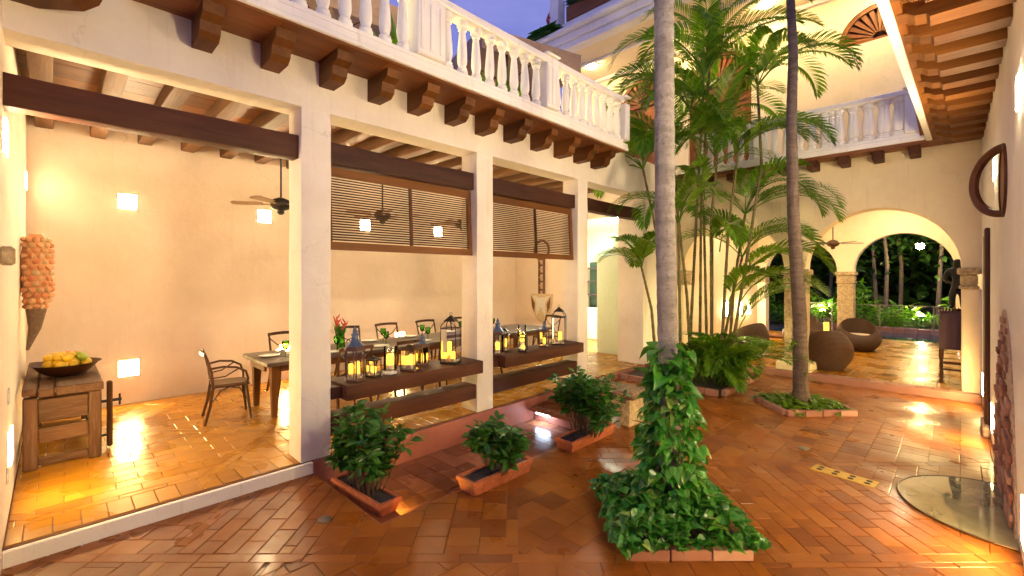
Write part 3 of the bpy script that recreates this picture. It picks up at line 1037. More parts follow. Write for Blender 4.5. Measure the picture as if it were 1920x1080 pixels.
# ================================================================== RECESSED WALL LAMPS
def wall_lamp(loc, normal, w, h, mat, label, strength_group='recessed wall lamps'):
    dp = .012 if normal[0] > .5 else .014
    x, y, z = loc
    o = E('wall_lamp', label, 'wall lamp', loc, strength_group)
    mb = MB()
    g = MB()
    t = .005
    if abs(normal[0]) > .5:
        s = normal[0]
        for a in ((y - w / 2 - t, y + w / 2 + t, z + h / 2, z + h / 2 + t), (y - w / 2 - t, y + w / 2 + t, z - h / 2 - t, z - h / 2), (y - w / 2 - t, y - w / 2, z - h / 2, z + h / 2), (y + w / 2, y + w / 2 + t, z - h / 2, z + h / 2)):
            mb.box(x + s * .001, x + s * .010, *a)
        g.box(x + s * .001, x + s * dp, y - w / 2, y + w / 2, z - h / 2, z + h / 2)
    else:
        s = normal[1]
        for a, b in (((x - w / 2 - t, x + w / 2 + t), (z + h / 2, z + h / 2 + t)), ((x - w / 2 - t, x + w / 2 + t), (z - h / 2 - t, z - h / 2)), ((x - w / 2 - t, x - w / 2), (z - h / 2, z + h / 2)), ((x + w / 2, x + w / 2 + t), (z - h / 2, z + h / 2))):
            mb.box(*a, y + s * .001, y + s * .010, *b)
        g.box(x - w / 2, x + w / 2, y + s * .001, y + s * dp, z - h / 2, z + h / 2)
    mb.build('frame', M['white_paint'], o)
    g.build('lamp_glass', mat, o)
    return o
XB = -8.45
wall_lamp((XB, .745, 3.02), (1, 0), .20, .20, M['lamp'], 'square wall lamp high on the back wall above the open floor')
wall_lamp((XB, 2.54, 2.98), (1, 0), .20, .20, M['lamp'], 'square wall lamp high on the back wall beside the ceiling fan blade')
wall_lamp((XB, 4.40, 2.98), (1, 0), .20, .20, M['lamp'], 'square wall lamp seen through the left half of the larger louvred blind')
wall_lamp((XB, 6.20, 2.98), (1, 0), .20, .20, M['lamp'], 'square wall lamp seen through the right half of the larger louvred blind')
wall_lamp((XB, .76, .63), (1, 0), .22, .22, M['low_lamp'], 'square wall lamp low on the back wall beside the workbench')
wall_lamp((XB, 2.9, .63), (1, 0), .22, .22, M['low_lamp'], 'square wall lamp low on the back wall behind the table end')
wall_lamp((XB, 5.2, .63), (1, 0), .22, .22, M['low_lamp'], 'square wall lamp low on the back wall behind the dining chairs')
wall_lamp((-4.78, -.24, 2.93), (0, 1), .20, .24, M['side_lamp'], 'wall lamp on the left wall nearest the courtyard')
wall_lamp((-8.1, -.24, 3.12), (0, 1), .20, .20, M['dim_lamp'], 'wall lamp high on the left wall above the corn carving')
wall_lamp((-5.28, -.24, .62), (0, 1), .22, .26, M['low_lamp'], 'wall lamp low on the left wall in front of the workbench')
wall_lamp((RX, 4.80, 3.26), (-1, 0), .18, .22, M['court_lamp'], 'wall lamp high on the right wall under the beamed balcony edge')
wall_lamp((RX, 7.15, 3.11), (-1, 0), .18, .22, M['court_lamp'], 'wall lamp seen through the wooden ring on the right wall')
wall_lamp((RX, 9.50, .37), (-1, 0), .20, .30, M['low_lamp'], 'wall lamp low on the right wall by the arcade step')
wall_lamp((RX, 7.50, .33), (-1, 0), .20, .30, M['low_lamp'], 'wall lamp low on the right wall between door and brick arch')
wall_lamp((RX, 4.45, .33), (-1, 0), .20, .30, M['low_lamp'], 'wall lamp low on the right wall before the glass well cover')
wall_lamp((RX, 2.60, .33), (-1, 0), .20, .30, M['low_lamp'], 'wall lamp low on the right wall closest to the camera')
wall_lamp((RX, 2.40, 3.2), (-1, 0), .18, .22, M['court_lamp'], 'wall lamp high on the right wall closest to the camera')
for y, lb in ((.75, 'added fill lamp, unseen on the inner side of the facade over the open first bay'), (3.0, 'added fill lamp, unseen on the inner side of the facade above the wider blind'),
              (5.28, 'added fill lamp, unseen on the inner side of the facade above the narrower blind'), (7.5, 'added fill lamp, unseen on the inner side of the facade over the last bay')):
    wall_lamp((FX - PW, y, 3.73), (-1, 0), .20, .14, M['fill_lamp'], lb)  # unseen lamps, added to light the dining back wall evenly
# candle sconces in the gallery
for y, z, lb in ((10.75, 1.15, 'slim lit sconce on the gallery wall nearest the courtyard'), (13.52, 1.0, 'slim lit sconce on the gallery wall behind the palm stems'),
                 (14.71, 1.0, 'slim lit sconce on the gallery wall, middle of the far three'), (15.5, .95, 'slim lit sconce on the gallery wall nearest the garden')):
    s_ = E('wall_sconce', lb, 'sconce', (-4.6, y, z), 'slim sconces on the gallery wall')
    MB().box(-4.599, -4.585, y - .05, y + .05, z - .25, z + .25).build('back_plate', M['bronze'], s_)
    MB().box(-4.584, -4.545, y - .02, y + .02, z - .2, z + .2, c=.008).build('lamp_glass', M['lamp'], s_)
# ceiling lamps of the upper gallery
for x, y, lb in ((-7.45, 10.95, 'round ceiling lamp of the upper gallery near the terrace umbrella'), (-2.95, 11.2, 'round ceiling lamp of the upper gallery behind the darker palm trunk'),
                 (-5.2, 11.1, 'round ceiling lamp of the upper gallery above the areca fronds'), (-1.0, 11.1, 'round ceiling lamp of the upper gallery over the right fanlight')):
    o = E('ceiling_lamp', lb, 'ceiling lamp', (x, y, 8.08), 'ceiling lamps of the upper gallery')
    MB().lathe([(.20, 0), (.20, -.02), (.17, -.03)], (x, y, 8.099), 24).build('rim', M['white_paint'], o)
    MB().lathe([(.165, 0), (.15, -.03), (.05, -.05)], (x, y, 8.068), 24).build('lamp_glass', M['ceiling_lamp'], o)
for x, y, lb in ((-3.3, 13.0, 'shallow gallery ceiling lamp over the left arch'), (-1.0, 12.2, 'shallow gallery ceiling lamp over the right arch near the courtyard'), (-.9, 15.3, 'shallow gallery ceiling lamp over the wicker seats')):
    o = E('ceiling_lamp', lb, 'ceiling lamp', (x, y, 4.05), 'ceiling lamps of the gallery')
    MB().lathe([(.20, 0), (.20, -.02), (.17, -.03)], (x, y, 4.06), 20).build('rim', M['white_paint'], o)
    MB().lathe([(.165, 0), (.12, -.03)], (x, y, 4.029), 20).build('lamp_glass', M['gallery_lamp'], o)
o = E('ceiling_lamp', 'white disc lamp under the kitchen ceiling', 'ceiling lamp', (-5.9, 10.3, 3.4))
MB().lathe([(.42, 0), (.42, -.04)], (-5.9, 10.3, 3.415), 28).build('lamp_glass', M['kitchen_lamp'], o)

# ================================================================== BLINDS
def blind(y0, y1, z0, z1, x, label, split=.52):
    o = E('louvred_blind', label, 'blind', (x, (y0 + y1) / 2, z1), 'louvred blinds hanging under the timber beams')
    dx = lambda z: x + (z1 - z) * .05        # hangs slightly outwards
    th = .035
    def bar(name, a, b, za, zb, t=th, mat='soffit_y', dxo=0):
        mb = MB()
        xa, xb = dx(za) + dxo, dx(zb) + dxo
        vs = [(xa, a, za), (xa - t, a, za), (xa - t, b, za), (xa, b, za), (xb, a, zb), (xb - t, a, zb), (xb - t, b, zb), (xb, b, zb)]
        mb.add(vs, [(3, 2, 1, 0), (4, 5, 6, 7), (0, 1, 5, 4), (1, 2, 6, 5), (2, 3, 7, 6), (3, 0, 4, 7)])
        return mb.build(name, M[mat], o)
    bar('top_rail', y0, y1, z1 - .10, z1)
    bar('bottom_rail', y0, y1, z0, z0 + .085)
    bar('stile', y0, y0 + .05, z0 + .086, z1 - .101, mat='soffit_z')
    bar('stile', y1 - .06, y1, z0 + .086, z1 - .101, mat='soffit_z')
    ym = y0 + (y1 - y0) * split
    bar('stile', ym - .014, ym + .014, z0 + .086, z1 - .101, mat='dark_z')
    n = 24
    zs0, zs1 = z0 + .095, z1 - .11
    for a, b in ((y0 + .051, ym - .015), (ym + .015, y1 - .061)):
        me = None
        for k in range(n):
            z = zs0 + (zs1 - zs0) * (k + .5) / n
            if me is None:
                s = MB().box(-.015, .015, a, b, -.0055, .0055, mtx=Matrix.Translation((dx(z) - .017, 0, z)) @ Matrix.Rotation(math.radians(20), 4, 'Y')).build('slat', M['dark_y'], o)
                me = s.data; z00 = z; base = WL[s]
            else:
                inst('slat', me, o, base + Vector((dx(z) - dx(z00), 0, z - z00)))
    return o
blind(2.005, 3.985, 2.23, 3.112, FX - .13, 'wider louvred wooden blind hanging in the bay left of the middle pillar')
blind(4.295, 6.275, 2.23, 3.112, FX - .13, 'narrower looking louvred wooden blind hanging in the bay right of the middle pillar')
# bottom corner stay of the blinds

# ================================================================== CEILING FANS
def fan(loc, top, label, blades=5, R=.62, rot=0.0, m='iron', group='ceiling fans'):
    x, y, z = loc
    o = E('ceiling_fan', label, 'ceiling fan', (x, y, top), group)
    MB().tube([(x, y, top), (x, y, z + .1)], .013, 8).build('rod', M[m], o)
    MB().lathe([(.02, .06), (.06, .05), (.065, .0), (.05, -.01)], (x, y, top - .065), 14).build('canopy', M[m], o, smooth=True)
    MB().lathe([(.03, .12), (.10, .09), (.135, .04), (.135, .0), (.10, -.04), (.05, -.06), (.045, -.10), (.02, -.12)], (x, y, z), 18).build('motor', M[m], o, smooth=True)
    for k in range(blades):
        t = rot + 2 * PI * k / blades
        mt = Matrix.Translation((x, y, z + .02)) @ Matrix.Rotation(t, 4, 'Z') @ Matrix.Rotation(math.radians(10), 4, 'X')
        mb = MB().box(.12, .24, -.02, .02, -.004, .004, mtx=mt)
        mb.prism([(.22, -.055), (R - .04, -.07), (R, -.04), (R, .04), (R - .04, .07), (.22, .055)], 'z', .005, .013)
        n0 = len(mb.v) - 12
        mb.v[n0:] = [tuple(mt @ Vector(p)) for p in mb.v[n0:]]
        mb.build('blade', M['fan_blade'] if m == 'iron' else M[m], o)
    return o
fan((-6.7, 2.23, 2.93), 3.87, 'black ceiling fan on a rod beside the first white pillar', rot=.4)
fan((-6.7, 3.80, 2.93), 3.87, 'ceiling fan seen through the left half of the wider blind', rot=.9)
fan((-6.7, 5.50, 2.93), 3.87, 'ceiling fan seen at the right end of the wider blind', rot=.1)
fan((-2.08, 13.6, 2.74), 4.06, 'bronze ceiling fan hanging in the arcaded gallery', rot=.55, m='bronze', R=.66)

# ================================================================== WORKBENCH, FRUIT, CORN CARVING
wb = E('workbench', 'old wooden carpenter workbench with a vise against the left wall', 'workbench', (-7.1, .07, FZ))
x0, x1 = -8.10, -6.14      # far and near end
zt = .885
B('top_plank', M['bench_x'], wb, x0, x1, .02, .36, zt - .085, zt, c=.01)
B('top_plank', M['bench_x'], wb, x0, x1, -.10, .012, zt - .085, zt - .012, c=.01)
B('top_plank', M['bench_x'], wb, x0, x1, -.205, -.108, zt - .06, zt + .004, c=.01)
for x in (x1 - .02, x0 + .14):
    B('leg', M['bench_z'], wb, x - .10, x, .25, .345, FZ, zt - .087, c=.01)
    B('leg', M['bench_z'], wb, x - .10, x, -.20, -.10, FZ, zt - .087, c=.01)
    B('end_rail', M['bench_y'], wb, x - .07, x - .02, -.098, .248, .56, .775, c=.006)
    B('end_rail', M['bench_y'], wb, x - .07, x - .02, -.098, .248, .36, .50, c=.006)
    B('end_rail', M['bench_y'], wb, x - .07, x - .02, -.098, .248, .15, .22, c=.006)
for y in (-.17, .30):
    B('stretcher', M['bench_x'], wb, x0 + .15, x1 - .13, y - .02, y + .02, .20, .30, c=.006)
vz = MB(); vz.box(-6.48, -6.40, .40, .447, FZ + .02, .83, c=.012)
vz.build('vise_jaw', M['old_z'], wb)
MB().tube([(-6.44, .346, .62), (-6.44, .52, .62)], .016, 8).tube([(-6.44, .505, .56), (-6.44, .505, .68)], .010, 6).build('vise_screw', M['iron'], wb)
MB().tube([(-6.44, .346, .26), (-6.44, .399, .26)], .014, 6).build('vise_guide', M['iron'], wb)
bowl = MB()
c0 = (-6.83, .10, zt)
bowl.lathe([(.02, .004), (.14, .006), (.22, .05), (.29, .13), (.31, .135), (.285, .125), (.20, .055), (.12, .03), (.01, .028)], c0, 28, sx=1.0, sy=.92)
bw = bowl.build('wooden_bowl', M['dark_x'], None, smooth=True)
setp(bw, 'wide dark wooden bowl heaped with fruit on the workbench', 'bowl')
fruit = []
fm = None
for k in range(26):
    a, r = k * 2.399, .20 * math.sqrt((k % 15 + .5) / 15)
    z = zt + .125 + (.06 if k >= 15 else 0) + .03 * (1 - r / .2)
    kind = ('yellow', 'yellow', 'red_fruit', 'yellow', 'green_fruit')[k % 5]
    mb = MB().lathe([(.004, -.05), (.026, -.042), (.043, -.015), (.045, .01), (.034, .038), (.014, .052), (.003, .054)], (0, 0, 0), 10)
    R_ = Matrix.Rotation(rnd(0, 6), 3, 'Z') @ Matrix.Rotation(PI / 2 + rnd(-.5, .5), 3, 'X')
    cc_ = Vector((c0[0] + r * math.cos(a), c0[1] + r * math.sin(a) * .9, z))
    mb.v = [tuple(cc_ + R_ @ Vector(p)) for p in mb.v]
    o = mb.build('mango', M[kind], None, smooth=True)
    setp(o, {'yellow': 'yellow mango heaped in the dark wooden bowl', 'red_fruit': 'red blushed mango heaped in the dark wooden bowl', 'green_fruit': 'green mango heaped in the dark wooden bowl'}[kind], 'fruit', 'fruit heaped in the wooden bowl: ' + kind.split('_')[0])
# corn cob carving on the wall
cn = E('corn_carving', 'tall carved corn cob sculpture with painted kernels on the left wall', 'wall sculpture', (-6.97, -.24, 1.2))
cb = (-6.97, -.125)
MB().lathe([(.03, 1.58), (.085, 1.65), (.115, 1.85), (.12, 2.1), (.10, 2.3), (.05, 2.40), (.01, 2.41)], (cb[0], cb[1], 0), 16).build('core', M['kernel'], cn, smooth=True)
km = MB().lathe([(.002, -.03), (.022, -.02), (.034, 0), (.022, .02), (.002, .03)], (0, 0, 0), 8).build('kernel', M['kernel'], cn, smooth=True, origin=(0, 0, 0))
kme = km.data
first = True
for i in range(13):
    z = 1.63 + i * .059
    rr = .115 * min(1, math.sin(PI * min(.5, (z - 1.52) / .5))) * (1 if z < 2.2 else math.sqrt(max(.05, 1 - ((z - 2.2) / .24) ** 2)))
    for j in range(11):
        t = 2 * PI * (j + .5 * (i % 2)) / 11
        p = (cb[0] + rr * math.cos(t), cb[1] + rr * math.sin(t), z)
        if p[1] < -.215: continue
        s = rnd(.85, 1.1)
        if first:
            km.location = Vector(p) - WL[cn]; first = False
        else:
            inst('kernel', kme, cn, p, (rnd(0, 6), rnd(0, 6), 0), s)
MB().tube([(cb[0], cb[1], 1.62), (cb[0] + .01, cb[1] - .01, 1.4), (cb[0] + .02, -.19, 1.17)], [.085, .05, .012], 10).build('husk', M['husk'], cn, smooth=True)
B('stone_bracket', M['stone'], None, -4.40, -4.26, -.239, -.17, 2.02, 2.14, c=.015)
setp(bpy.data.objects['stone_bracket'], 'small grey stone bracket jutting from the left wall', 'bracket')
for x, z, lb in ((-5.15, .98, 'white switch plate on the left wall above the low lamp'), (-5.02, .42, 'white socket plate on the left wall below the low lamp')):
    o = B('socket_plate', M['white_china'], None, x, x + .08, -.239, -.23, z, z + .12, c=.003)
    setp(o, lb, 'socket')

# ================================================================== DINING TABLE AND CHAIRS
tb = E('dining_table', 'long dark wooden dining table set for dinner behind the lanterns', 'table', (-6.6, 4.6, FZ))
TZ = .86
for k in range(4):
    B('top_board', M['table_y'], tb, -7.12 + k * .262, -7.12 + k * .262 + .259, 1.86, 7.5, TZ - .05, TZ, c=.006)
for y in (1.96, 7.26):
    for x in (-7.02, -6.29):
        lm = MB().add([(x - .055, y, TZ - .06), (x + .055, y, TZ - .06), (x + .055, y + .11, TZ - .06), (x - .055, y + .11, TZ - .06),
                       (x - .028, y + .02, FZ), (x + .028, y + .02, FZ), (x + .028, y + .08, FZ), (x - .028, y + .08, FZ)],
                      [(3, 2, 1, 0), (4, 5, 6, 7), (0, 1, 5, 4), (1, 2, 6, 5), (2, 3, 7, 6), (3, 0, 4, 7)])
        lm.build('leg', M['soffit_z'], tb)
for x in (-7.05, -6.24): B('apron', M['mid_y'], tb, x - .015, x + .015, 2.08, 7.25, TZ - .15, TZ - .052, c=.004)
for y in (1.93, 7.34): B('apron', M['mid_x'], tb, -6.95, -6.36, y - .015, y + .015, TZ - .15, TZ - .052, c=.004)

def chair(arms, label):
    o = E('cross_back_chair', label, 'chair')
    W, D, S = .21, .20, .465
    r = .015
    MB().prism([(-.20, -.19), (.20, -.19), (.225, 0), (.215, .17), (.17, .215), (-.17, .215), (-.215, .17), (-.225, 0)], 'z', S - .035, S - .012).build('seat_frame', M['chair_wood'], o)
    MB().prism([(-.17, -.16), (.17, -.16), (.19, 0), (.18, .15), (.14, .185), (-.14, .185), (-.18, .15), (-.19, 0)], 'z', S - .0115, S).build('seat', M['cane'], o)
    for s in (-1, 1):
        MB().tube([(s * .235, -.27, 0), (s * .215, -.215, .22), (s * .205, -.185, .44), (s * .205, -.20, .62), (s * .21, -.245, .80), (s * .21, -.275, .885)], [.016, .018, .018, .016, .015, .014], 8).build('rear_leg', M['chair_wood'], o, smooth=True)
        MB().tube([(s * .225, .225, 0), (s * .195, .20, .20), (s * .18, .175, .43)], [.014, .017, .019], 8).build('leg', M['chair_wood'], o, smooth=True)
        MB().tube([(s * .19, .18, .25), (s * .185, .10, .40), (s * .19, .0, .43), (s * .20, -.1, .40), (s * .207, -.19, .27)], .009, 6).build('brace', M['chair_wood'], o, smooth=True)
        MB().tube([(s * .20, -.245, .80), (s * .10, -.232, .70), (0, -.225, .66), (-s * .12, -.21, .56), (-s * .20, -.19, .49)], .009, 6, squash=None).build('cross_slat', M['chair_wood'], o, smooth=True)
        if arms:
            MB().tube([(s * .207, -.215, .68), (s * .25, -.08, .70), (s * .265, .06, .68), (s * .26, .16, .62), (s * .235, .19, .52), (s * .20, .185, .45)], .014, 8).build('arm', M['chair_wood'], o, smooth=True)
            MB().tube([(s * .205, -.20, .56), (s * .24, -.06, .575), (s * .262, .08, .66)], .009, 6).build('arm_stay', M['chair_wood'], o, smooth=True)
    tr = MB(); n = 9
    pts = [(-.225 + .45 * i / (n - 1), -.283 - .035 * math.sin(PI * i / (n - 1)), .885 + .01 * math.sin(PI * i / (n - 1))) for i in range(n)]
    for i in range(n - 1):
        a, b = pts[i], pts[i + 1]
        tr.add([(a[0], a[1], a[2] - .045), (b[0], b[1], b[2] - .045), (b[0], b[1], b[2]), (a[0], a[1], a[2]), (a[0], a[1] + .022, a[2] - .045), (b[0], b[1] + .022, b[2] - .045), (b[0], b[1] + .022, b[2]), (a[0], a[1] + .022, a[2])],
               [(0, 1, 2, 3), (5, 4, 7, 6), (3, 2, 6, 7), (1, 0, 4, 5)] + ([(0, 3, 7, 4)] if i == 0 else []) + ([(2, 1, 5, 6)] if i == n - 2 else []))
    tr.build('top_rail', M['chair_wood'], o)
    MB().tube([(-.205, -.19, .52), (0, -.215, .525), (.205, -.19, .52)], .011, 6).build('back_rail', M['chair_wood'], o, smooth=True)
    return o
G1 = 'cross back chairs around the dining table'
ch = chair(True, 'cross back armchair at the near head of the dining table')
place(ch, (-6.72, 1.60, FZ), math.radians(-8), 1.0); ch['group'] = G1
c2 = chair(False, 'cross back chair on the wall side, just left of the first pillar')
place(c2, (-7.50, 2.62, FZ), math.radians(-92), 1.04); c2['group'] = G1
rows = [(-7.52, 3.72, -90, 'wall side chair behind the big blue roofed lantern'), (-7.52, 4.50, -91, 'wall side chair behind the glass hurricane lamp'),
        (-7.50, 5.40, -88, 'wall side chair left of the tall cage lantern'), (-7.5, 6.25, -90, 'wall side chair behind the middle pillar'), (-7.5, 7.0, -92, 'wall side chair seen left of the paddle carving'),
        (-5.78, 2.75, 90, 'courtyard side chair behind the first lanterns'), (-5.76, 3.55, 92, 'courtyard side chair in the middle of the left shelf'), (-5.78, 4.35, 88, 'courtyard side chair behind the middle pillar'),
        (-5.78, 5.2, 90, 'courtyard side chair behind the right lantern shelf'), (-6.6, 7.85, 178, 'chair at the far head of the dining table')]
for x, y, rz, lb in rows:
    dup(c2, (x, y, FZ), math.radians(rz), 'cross back ' + lb, G1, 1.04)
# place settings
pl = setp(MB().lathe([(.002, .003), (.07, .002), (.125, .016), (.128, .018), (.07, .008), (.002, .007)], (0, 0, 0), 22).build('plate', M['white_china'], None, smooth=True, origin=(0, 0, 0)), 'x', 'plate', 'white dinner plates on the long table')
gl = E('wine_glass', 'x', 'glass', (0, 0, 0), 'green goblets on the long table')
MB().lathe([(.034, 0), (.034, .003), (.006, .008), (.005, .075)], (0, 0, 0), 12).build('stem', M['green_glass'], gl, smooth=True)
MB().lathe([(.006, .075), (.034, .10), (.043, .14), (.038, .185), (.036, .185), (.040, .14), (.030, .103), (.003, .082)], (0, 0, 0), 14).build('bowl', M['green_glass'], gl, smooth=True)
lab = ['at the near head of the table', 'second from the near end, wall side', 'third from the near end, wall side', 'fourth from the near end, wall side', 'fifth from the near end, wall side',
       'first on the courtyard side', 'second on the courtyard side', 'third on the courtyard side', 'fourth on the courtyard side', 'sixth from the near end, wall side']
sp = [(-6.62, 2.05), (-6.95, 2.75), (-6.95, 3.72), (-6.95, 4.5), (-6.95, 5.4), (-6.30, 2.75), (-6.30, 3.55), (-6.30, 4.35), (-6.30, 5.2), (-6.95, 6.25)]
for i, (x, y) in enumerate(sp):
    p = pl if i == 0 else pl.copy()
    if i: COL.objects.link(p)
    p.location = (x, y, TZ + .001); p['label'] = 'white dinner plate ' + lab[i]
    g = gl if i == 0 else dup(gl, (0, 0, 0))
    g.location = (x + (.13 if x < -6.8 else -.13 if x > -6.4 else .16), y + .16, TZ); g['label'] = 'green glass goblet ' + lab[i]
    g.scale = (1.15,) * 3
for i, (x, y) in enumerate(((-6.78, 2.22), (-6.66, 2.30))):
    o = E('tealight', ('left' if i == 0 else 'right') + ' of two tealights glowing at the near end of the table', 'candle', (x, y, TZ), 'tealights on the table end')
    MB().lathe([(.028, 0), (.034, .05), (.031, .05), (.026, .006), (.002, .005)], (x, y, TZ), 12).build('cup', M['white_china'], o, smooth=True)
    MB().lathe([(.022, .01), (.022, .035), (.004, .06)], (x, y, TZ), 10).build('flame', M['tealight'], o, smooth=True)
# flower vase
vs_ = E('flower_vase', 'green glass vase of red heliconia on the table beside the first pillar', 'vase', (-6.5, 3.0, TZ))
MB().lathe([(.05, 0), (.062, .02), (.055, .22), (.06, .24), (.052, .24), (.045, .02), (.002, .015)], (-6.5, 3.0, TZ), 14).build('glass', M['green_glass'], vs_, smooth=True)
for k in range(9):
    a = k * 2.4; e = rnd(.5, 1.2)
    d = Vector((math.cos(a) * math.cos(e), math.sin(a) * math.cos(e), math.sin(e)))
    p0 = Vector((-6.5, 3.0, TZ + .18)); L = rnd(.2, .34)
    w_ = d.cross(Vector((0, 0, 1))).normalized() * .03
    MB().add([p0, p0 + d * L * .5 + w_, p0 + d * L, p0 + d * L * .5 - w_], [(0, 1, 2), (0, 2, 3)]).build('leaf', M['shrub'], vs_)
for k in range(4):
    a = k * 1.6 + .4; p0 = Vector((-6.5, 3.0, TZ + .22))
    t = Vector((math.cos(a) * .10, math.sin(a) * .10, .15 + .04 * k))
    b = MB().tube([p0, p0 + t * .6, p0 + t], [.006, .014, .008], 6)
    for q in range(4):
        s = 1 if q % 2 else -1
        u = Vector((-math.sin(a), math.cos(a), .4)) * s * .055
        c_ = p0 + t * (.55 + .12 * q)
        b.tube([c_, c_ + u * .6 + Vector((0, 0, .02)), c_ + u + Vector((0, 0, .05))], [.012, .012, .002], 5)
    b.build('flower', M['flower'], vs_, smooth=True)

# paddle shaped carving on the end wall
pd = E('paddle_carving', 'tall carved wooden paddle with ring handle and cream pattern on the end wall', 'wall carving', (-7.5, 8.8, .75))
yy = 8.77
blade = [(-7.85, 1.50), (-7.84, 1.25), (-7.76, 1.0), (-7.62, .82), (-7.5, .76), (-7.38, .82), (-7.24, 1.0), (-7.16, 1.25), (-7.15, 1.50)]
MB().prism(blade, 'y', yy - .03, yy + .028).build('blade', M['cream_paint'], pd)
for pts in ([(-7.80, 1.46), (-7.56, 1.40), (-7.44, 1.40), (-7.20, 1.46), (-7.36, 1.28), (-7.34, 1.06), (-7.36, .92), (-7.5, 1.16), (-7.64, .92), (-7.66, 1.06), (-7.64, 1.28)],):
    MB().prism(pts, 'y', yy - .036, yy - .0305).build('cream_inlay', M['white_china'], pd)
for s in (-1, 1):
    MB().prism([(-7.5 + s * .33, 1.44), (-7.5 + s * .20, 1.25), (-7.5 + s * .22, 1.02), (-7.5 + s * .30, 1.16)], 'y', yy - .035, yy - .0305).build('dark_inlay', M['brown_paint'], pd)
B('shaft', M['brown_paint'], pd, -7.60, -7.555, yy - .03, yy + .02, 1.501, 2.38, c=.008)
B('shaft', M['brown_paint'], pd, -7.445, -7.40, yy - .03, yy + .02, 1.501, 2.38, c=.008)
for k in range(8):
    z = 1.58 + k * .105
    B('rung', M['cream_paint'] if k % 2 else M['brown_paint'], pd, -7.554, -7.446, yy - .025, yy + .015, z, z + .045, c=.006)
rg = MB(); ring(rg, (-7.5, yy, 2.62), .24, .028, (1, 0, 0), (0, 0, 1), 30, 6, 1)
rg.build('ring_handle', M['brown_paint'], pd, smooth=True)

# ================================================================== LANTERNS
def candle(o, x, y, z, r, h):
    MB().lathe([(r, 0), (r, h * .3)], (x, y, z), 14).build('candle_foot', M['wax'], o)
    MB().lathe([(r, h * .3 + .0005), (r, h - .006), (r * .85, h), (r * .2, h - .01)], (x, y, z), 14).build('candle', M['candle'], o, smooth=True)
G2 = 'candle lanterns on the beam shelves'
SZ = .831
def lantern(kind, x, y, w, h, label, rz=.3, mat='iron', candles=((0, 0, .022, .12),), roof='zinc', n=4):
    o = E('lantern', label, 'lantern', (x, y, SZ), G2)
    R = w / 2
    c = (x, y, SZ)
    P = lambda k, r, z: (x + r * math.cos(rz + 2 * PI * k / n + PI / n), y + r * math.sin(rz + 2 * PI * k / n + PI / n), SZ + z)
    if kind == 'pagoda':
        hb = h * .56
        MB().lathe([(R * 1.08, 0), (R * 1.08, .018), (R * .98, .03)], c, n, rz + PI / n).build('base', M[mat], o)
        for k in range(n): MB().tube([P(k, R * .93, .03), P(k, R, hb)], .009, 4).build('post', M[mat], o)
        MB().lathe([(R * .86, .032), (R * .92, hb)], c, n, rz + PI / n).build('glass', M['glass'], o)
        MB().lathe([(R * 1.14, hb + .0005), (R * 1.14, hb + .018), (R * .95, hb + .045)], c, n, rz + PI / n).build('eave', M[mat], o)
        MB().lathe([(R * .96, hb + .0455), (R * .62, hb + h * .13), (R * .36, hb + h * .20), (R * .30, hb + h * .26), (R * .38, hb + h * .27), (R * .38, hb + h * .30), (R * .20, hb + h * .33), (R * .22, hb + h * .36), (R * .05, hb + h * .44)], c, max(n, 6) * 2, rz).build('roof', M[roof], o, smooth=True)
    elif kind == 'cage':
        hb = h * .70
        MB().lathe([(R * 1.05, 0), (R * 1.05, .014), (R * .98, .024)], c, n, rz + PI / n).build('base', M[mat], o)
        for k in range(n):
            MB().tube([P(k, R, .024), P(k, R, hb)], .006, 4).tube([P(k, R, hb), P(k, R * .92, hb + h * .07), P(k, R * .6, hb + h * .13), P(k, R * .5, hb + h * .15)], .006, 4).build('post', M[mat], o)
            MB().tube([P(k, R, hb), P(k + 1, R, hb)], .006, 4).build('top_bar', M[mat], o)
        MB().lathe([(R * .93, .026), (R * .93, hb - .005)], c, n, rz + PI / n).build('glass', M['glass'], o)
        MB().lathe([(R * .72, hb + h * .14), (R * .72, hb + h * .15), (R * .10, hb + h * .25), (R * .06, hb + h * .26)], c, n, rz + PI / n).build('roof', M['iron'] if roof == 'zinc' else M[roof], o)
        rr = MB(); ring(rr, (x, y, SZ + hb + h * .285), .018, .003, (.7, .7, 0), (0, 0, 1), 16, 4, 1)
        rr.build('ring', M[mat], o)
    elif kind == 'box':
        hb = h * .72
        MB().lathe([(R * 1.06, 0), (R * 1.06, .012), (R, .02)], c, n, rz + PI / n).build('base', M[mat], o)
        for k in range(n):
            MB().tube([P(k, R, .02), P(k, R, hb)], .007, 4).build('post', M[mat], o)
        MB().lathe([(R * .93, .022), (R * .93, hb - .004)], c, n, rz + PI / n).build('glass', M['glass'], o)
        MB().lathe([(R * 1.1, hb), (R * 1.1, hb + .014), (R * .45, hb + h * .13), (R * .42, hb + h * .18), (R * .1, hb + h * .20)], c, n, rz + PI / n).build('roof', M[mat], o)
        rr = MB(); ring(rr, (x, y, SZ + hb + h * .24), .024, .003, (.7, .7, 0), (0, 0, 1), 16, 4, 1)
        rr.build('ring', M[mat], o)
    else:
        MB().lathe([(R * 1.05, 0), (R * 1.0, .012), (R * .5, .02), (R * .45, .035), (R * .8, .045)], c, 20).build('base', M['white_china'], o, smooth=True)
        MB().lathe([(R, .046), (R, h), (R - .004, h), (R - .004, .05)], c, 20).build('glass', M['glass'], o, smooth=True)
    z0 = SZ + (.05 if kind == 'glass' else .026)
    for dx_, dy_, r, hh in candles: candle(o, x + dx_, y + dy_, z0, r, hh)
    return o
lantern('pagoda', -4.58, 2.27, .21, .58, 'largest lantern, six sided with a blue grey pointed roof beside the first pillar', .2, 'lantern_wood', ((.02, .02, .026, .17), (-.03, -.03, .024, .15)), 'zinc', 6)
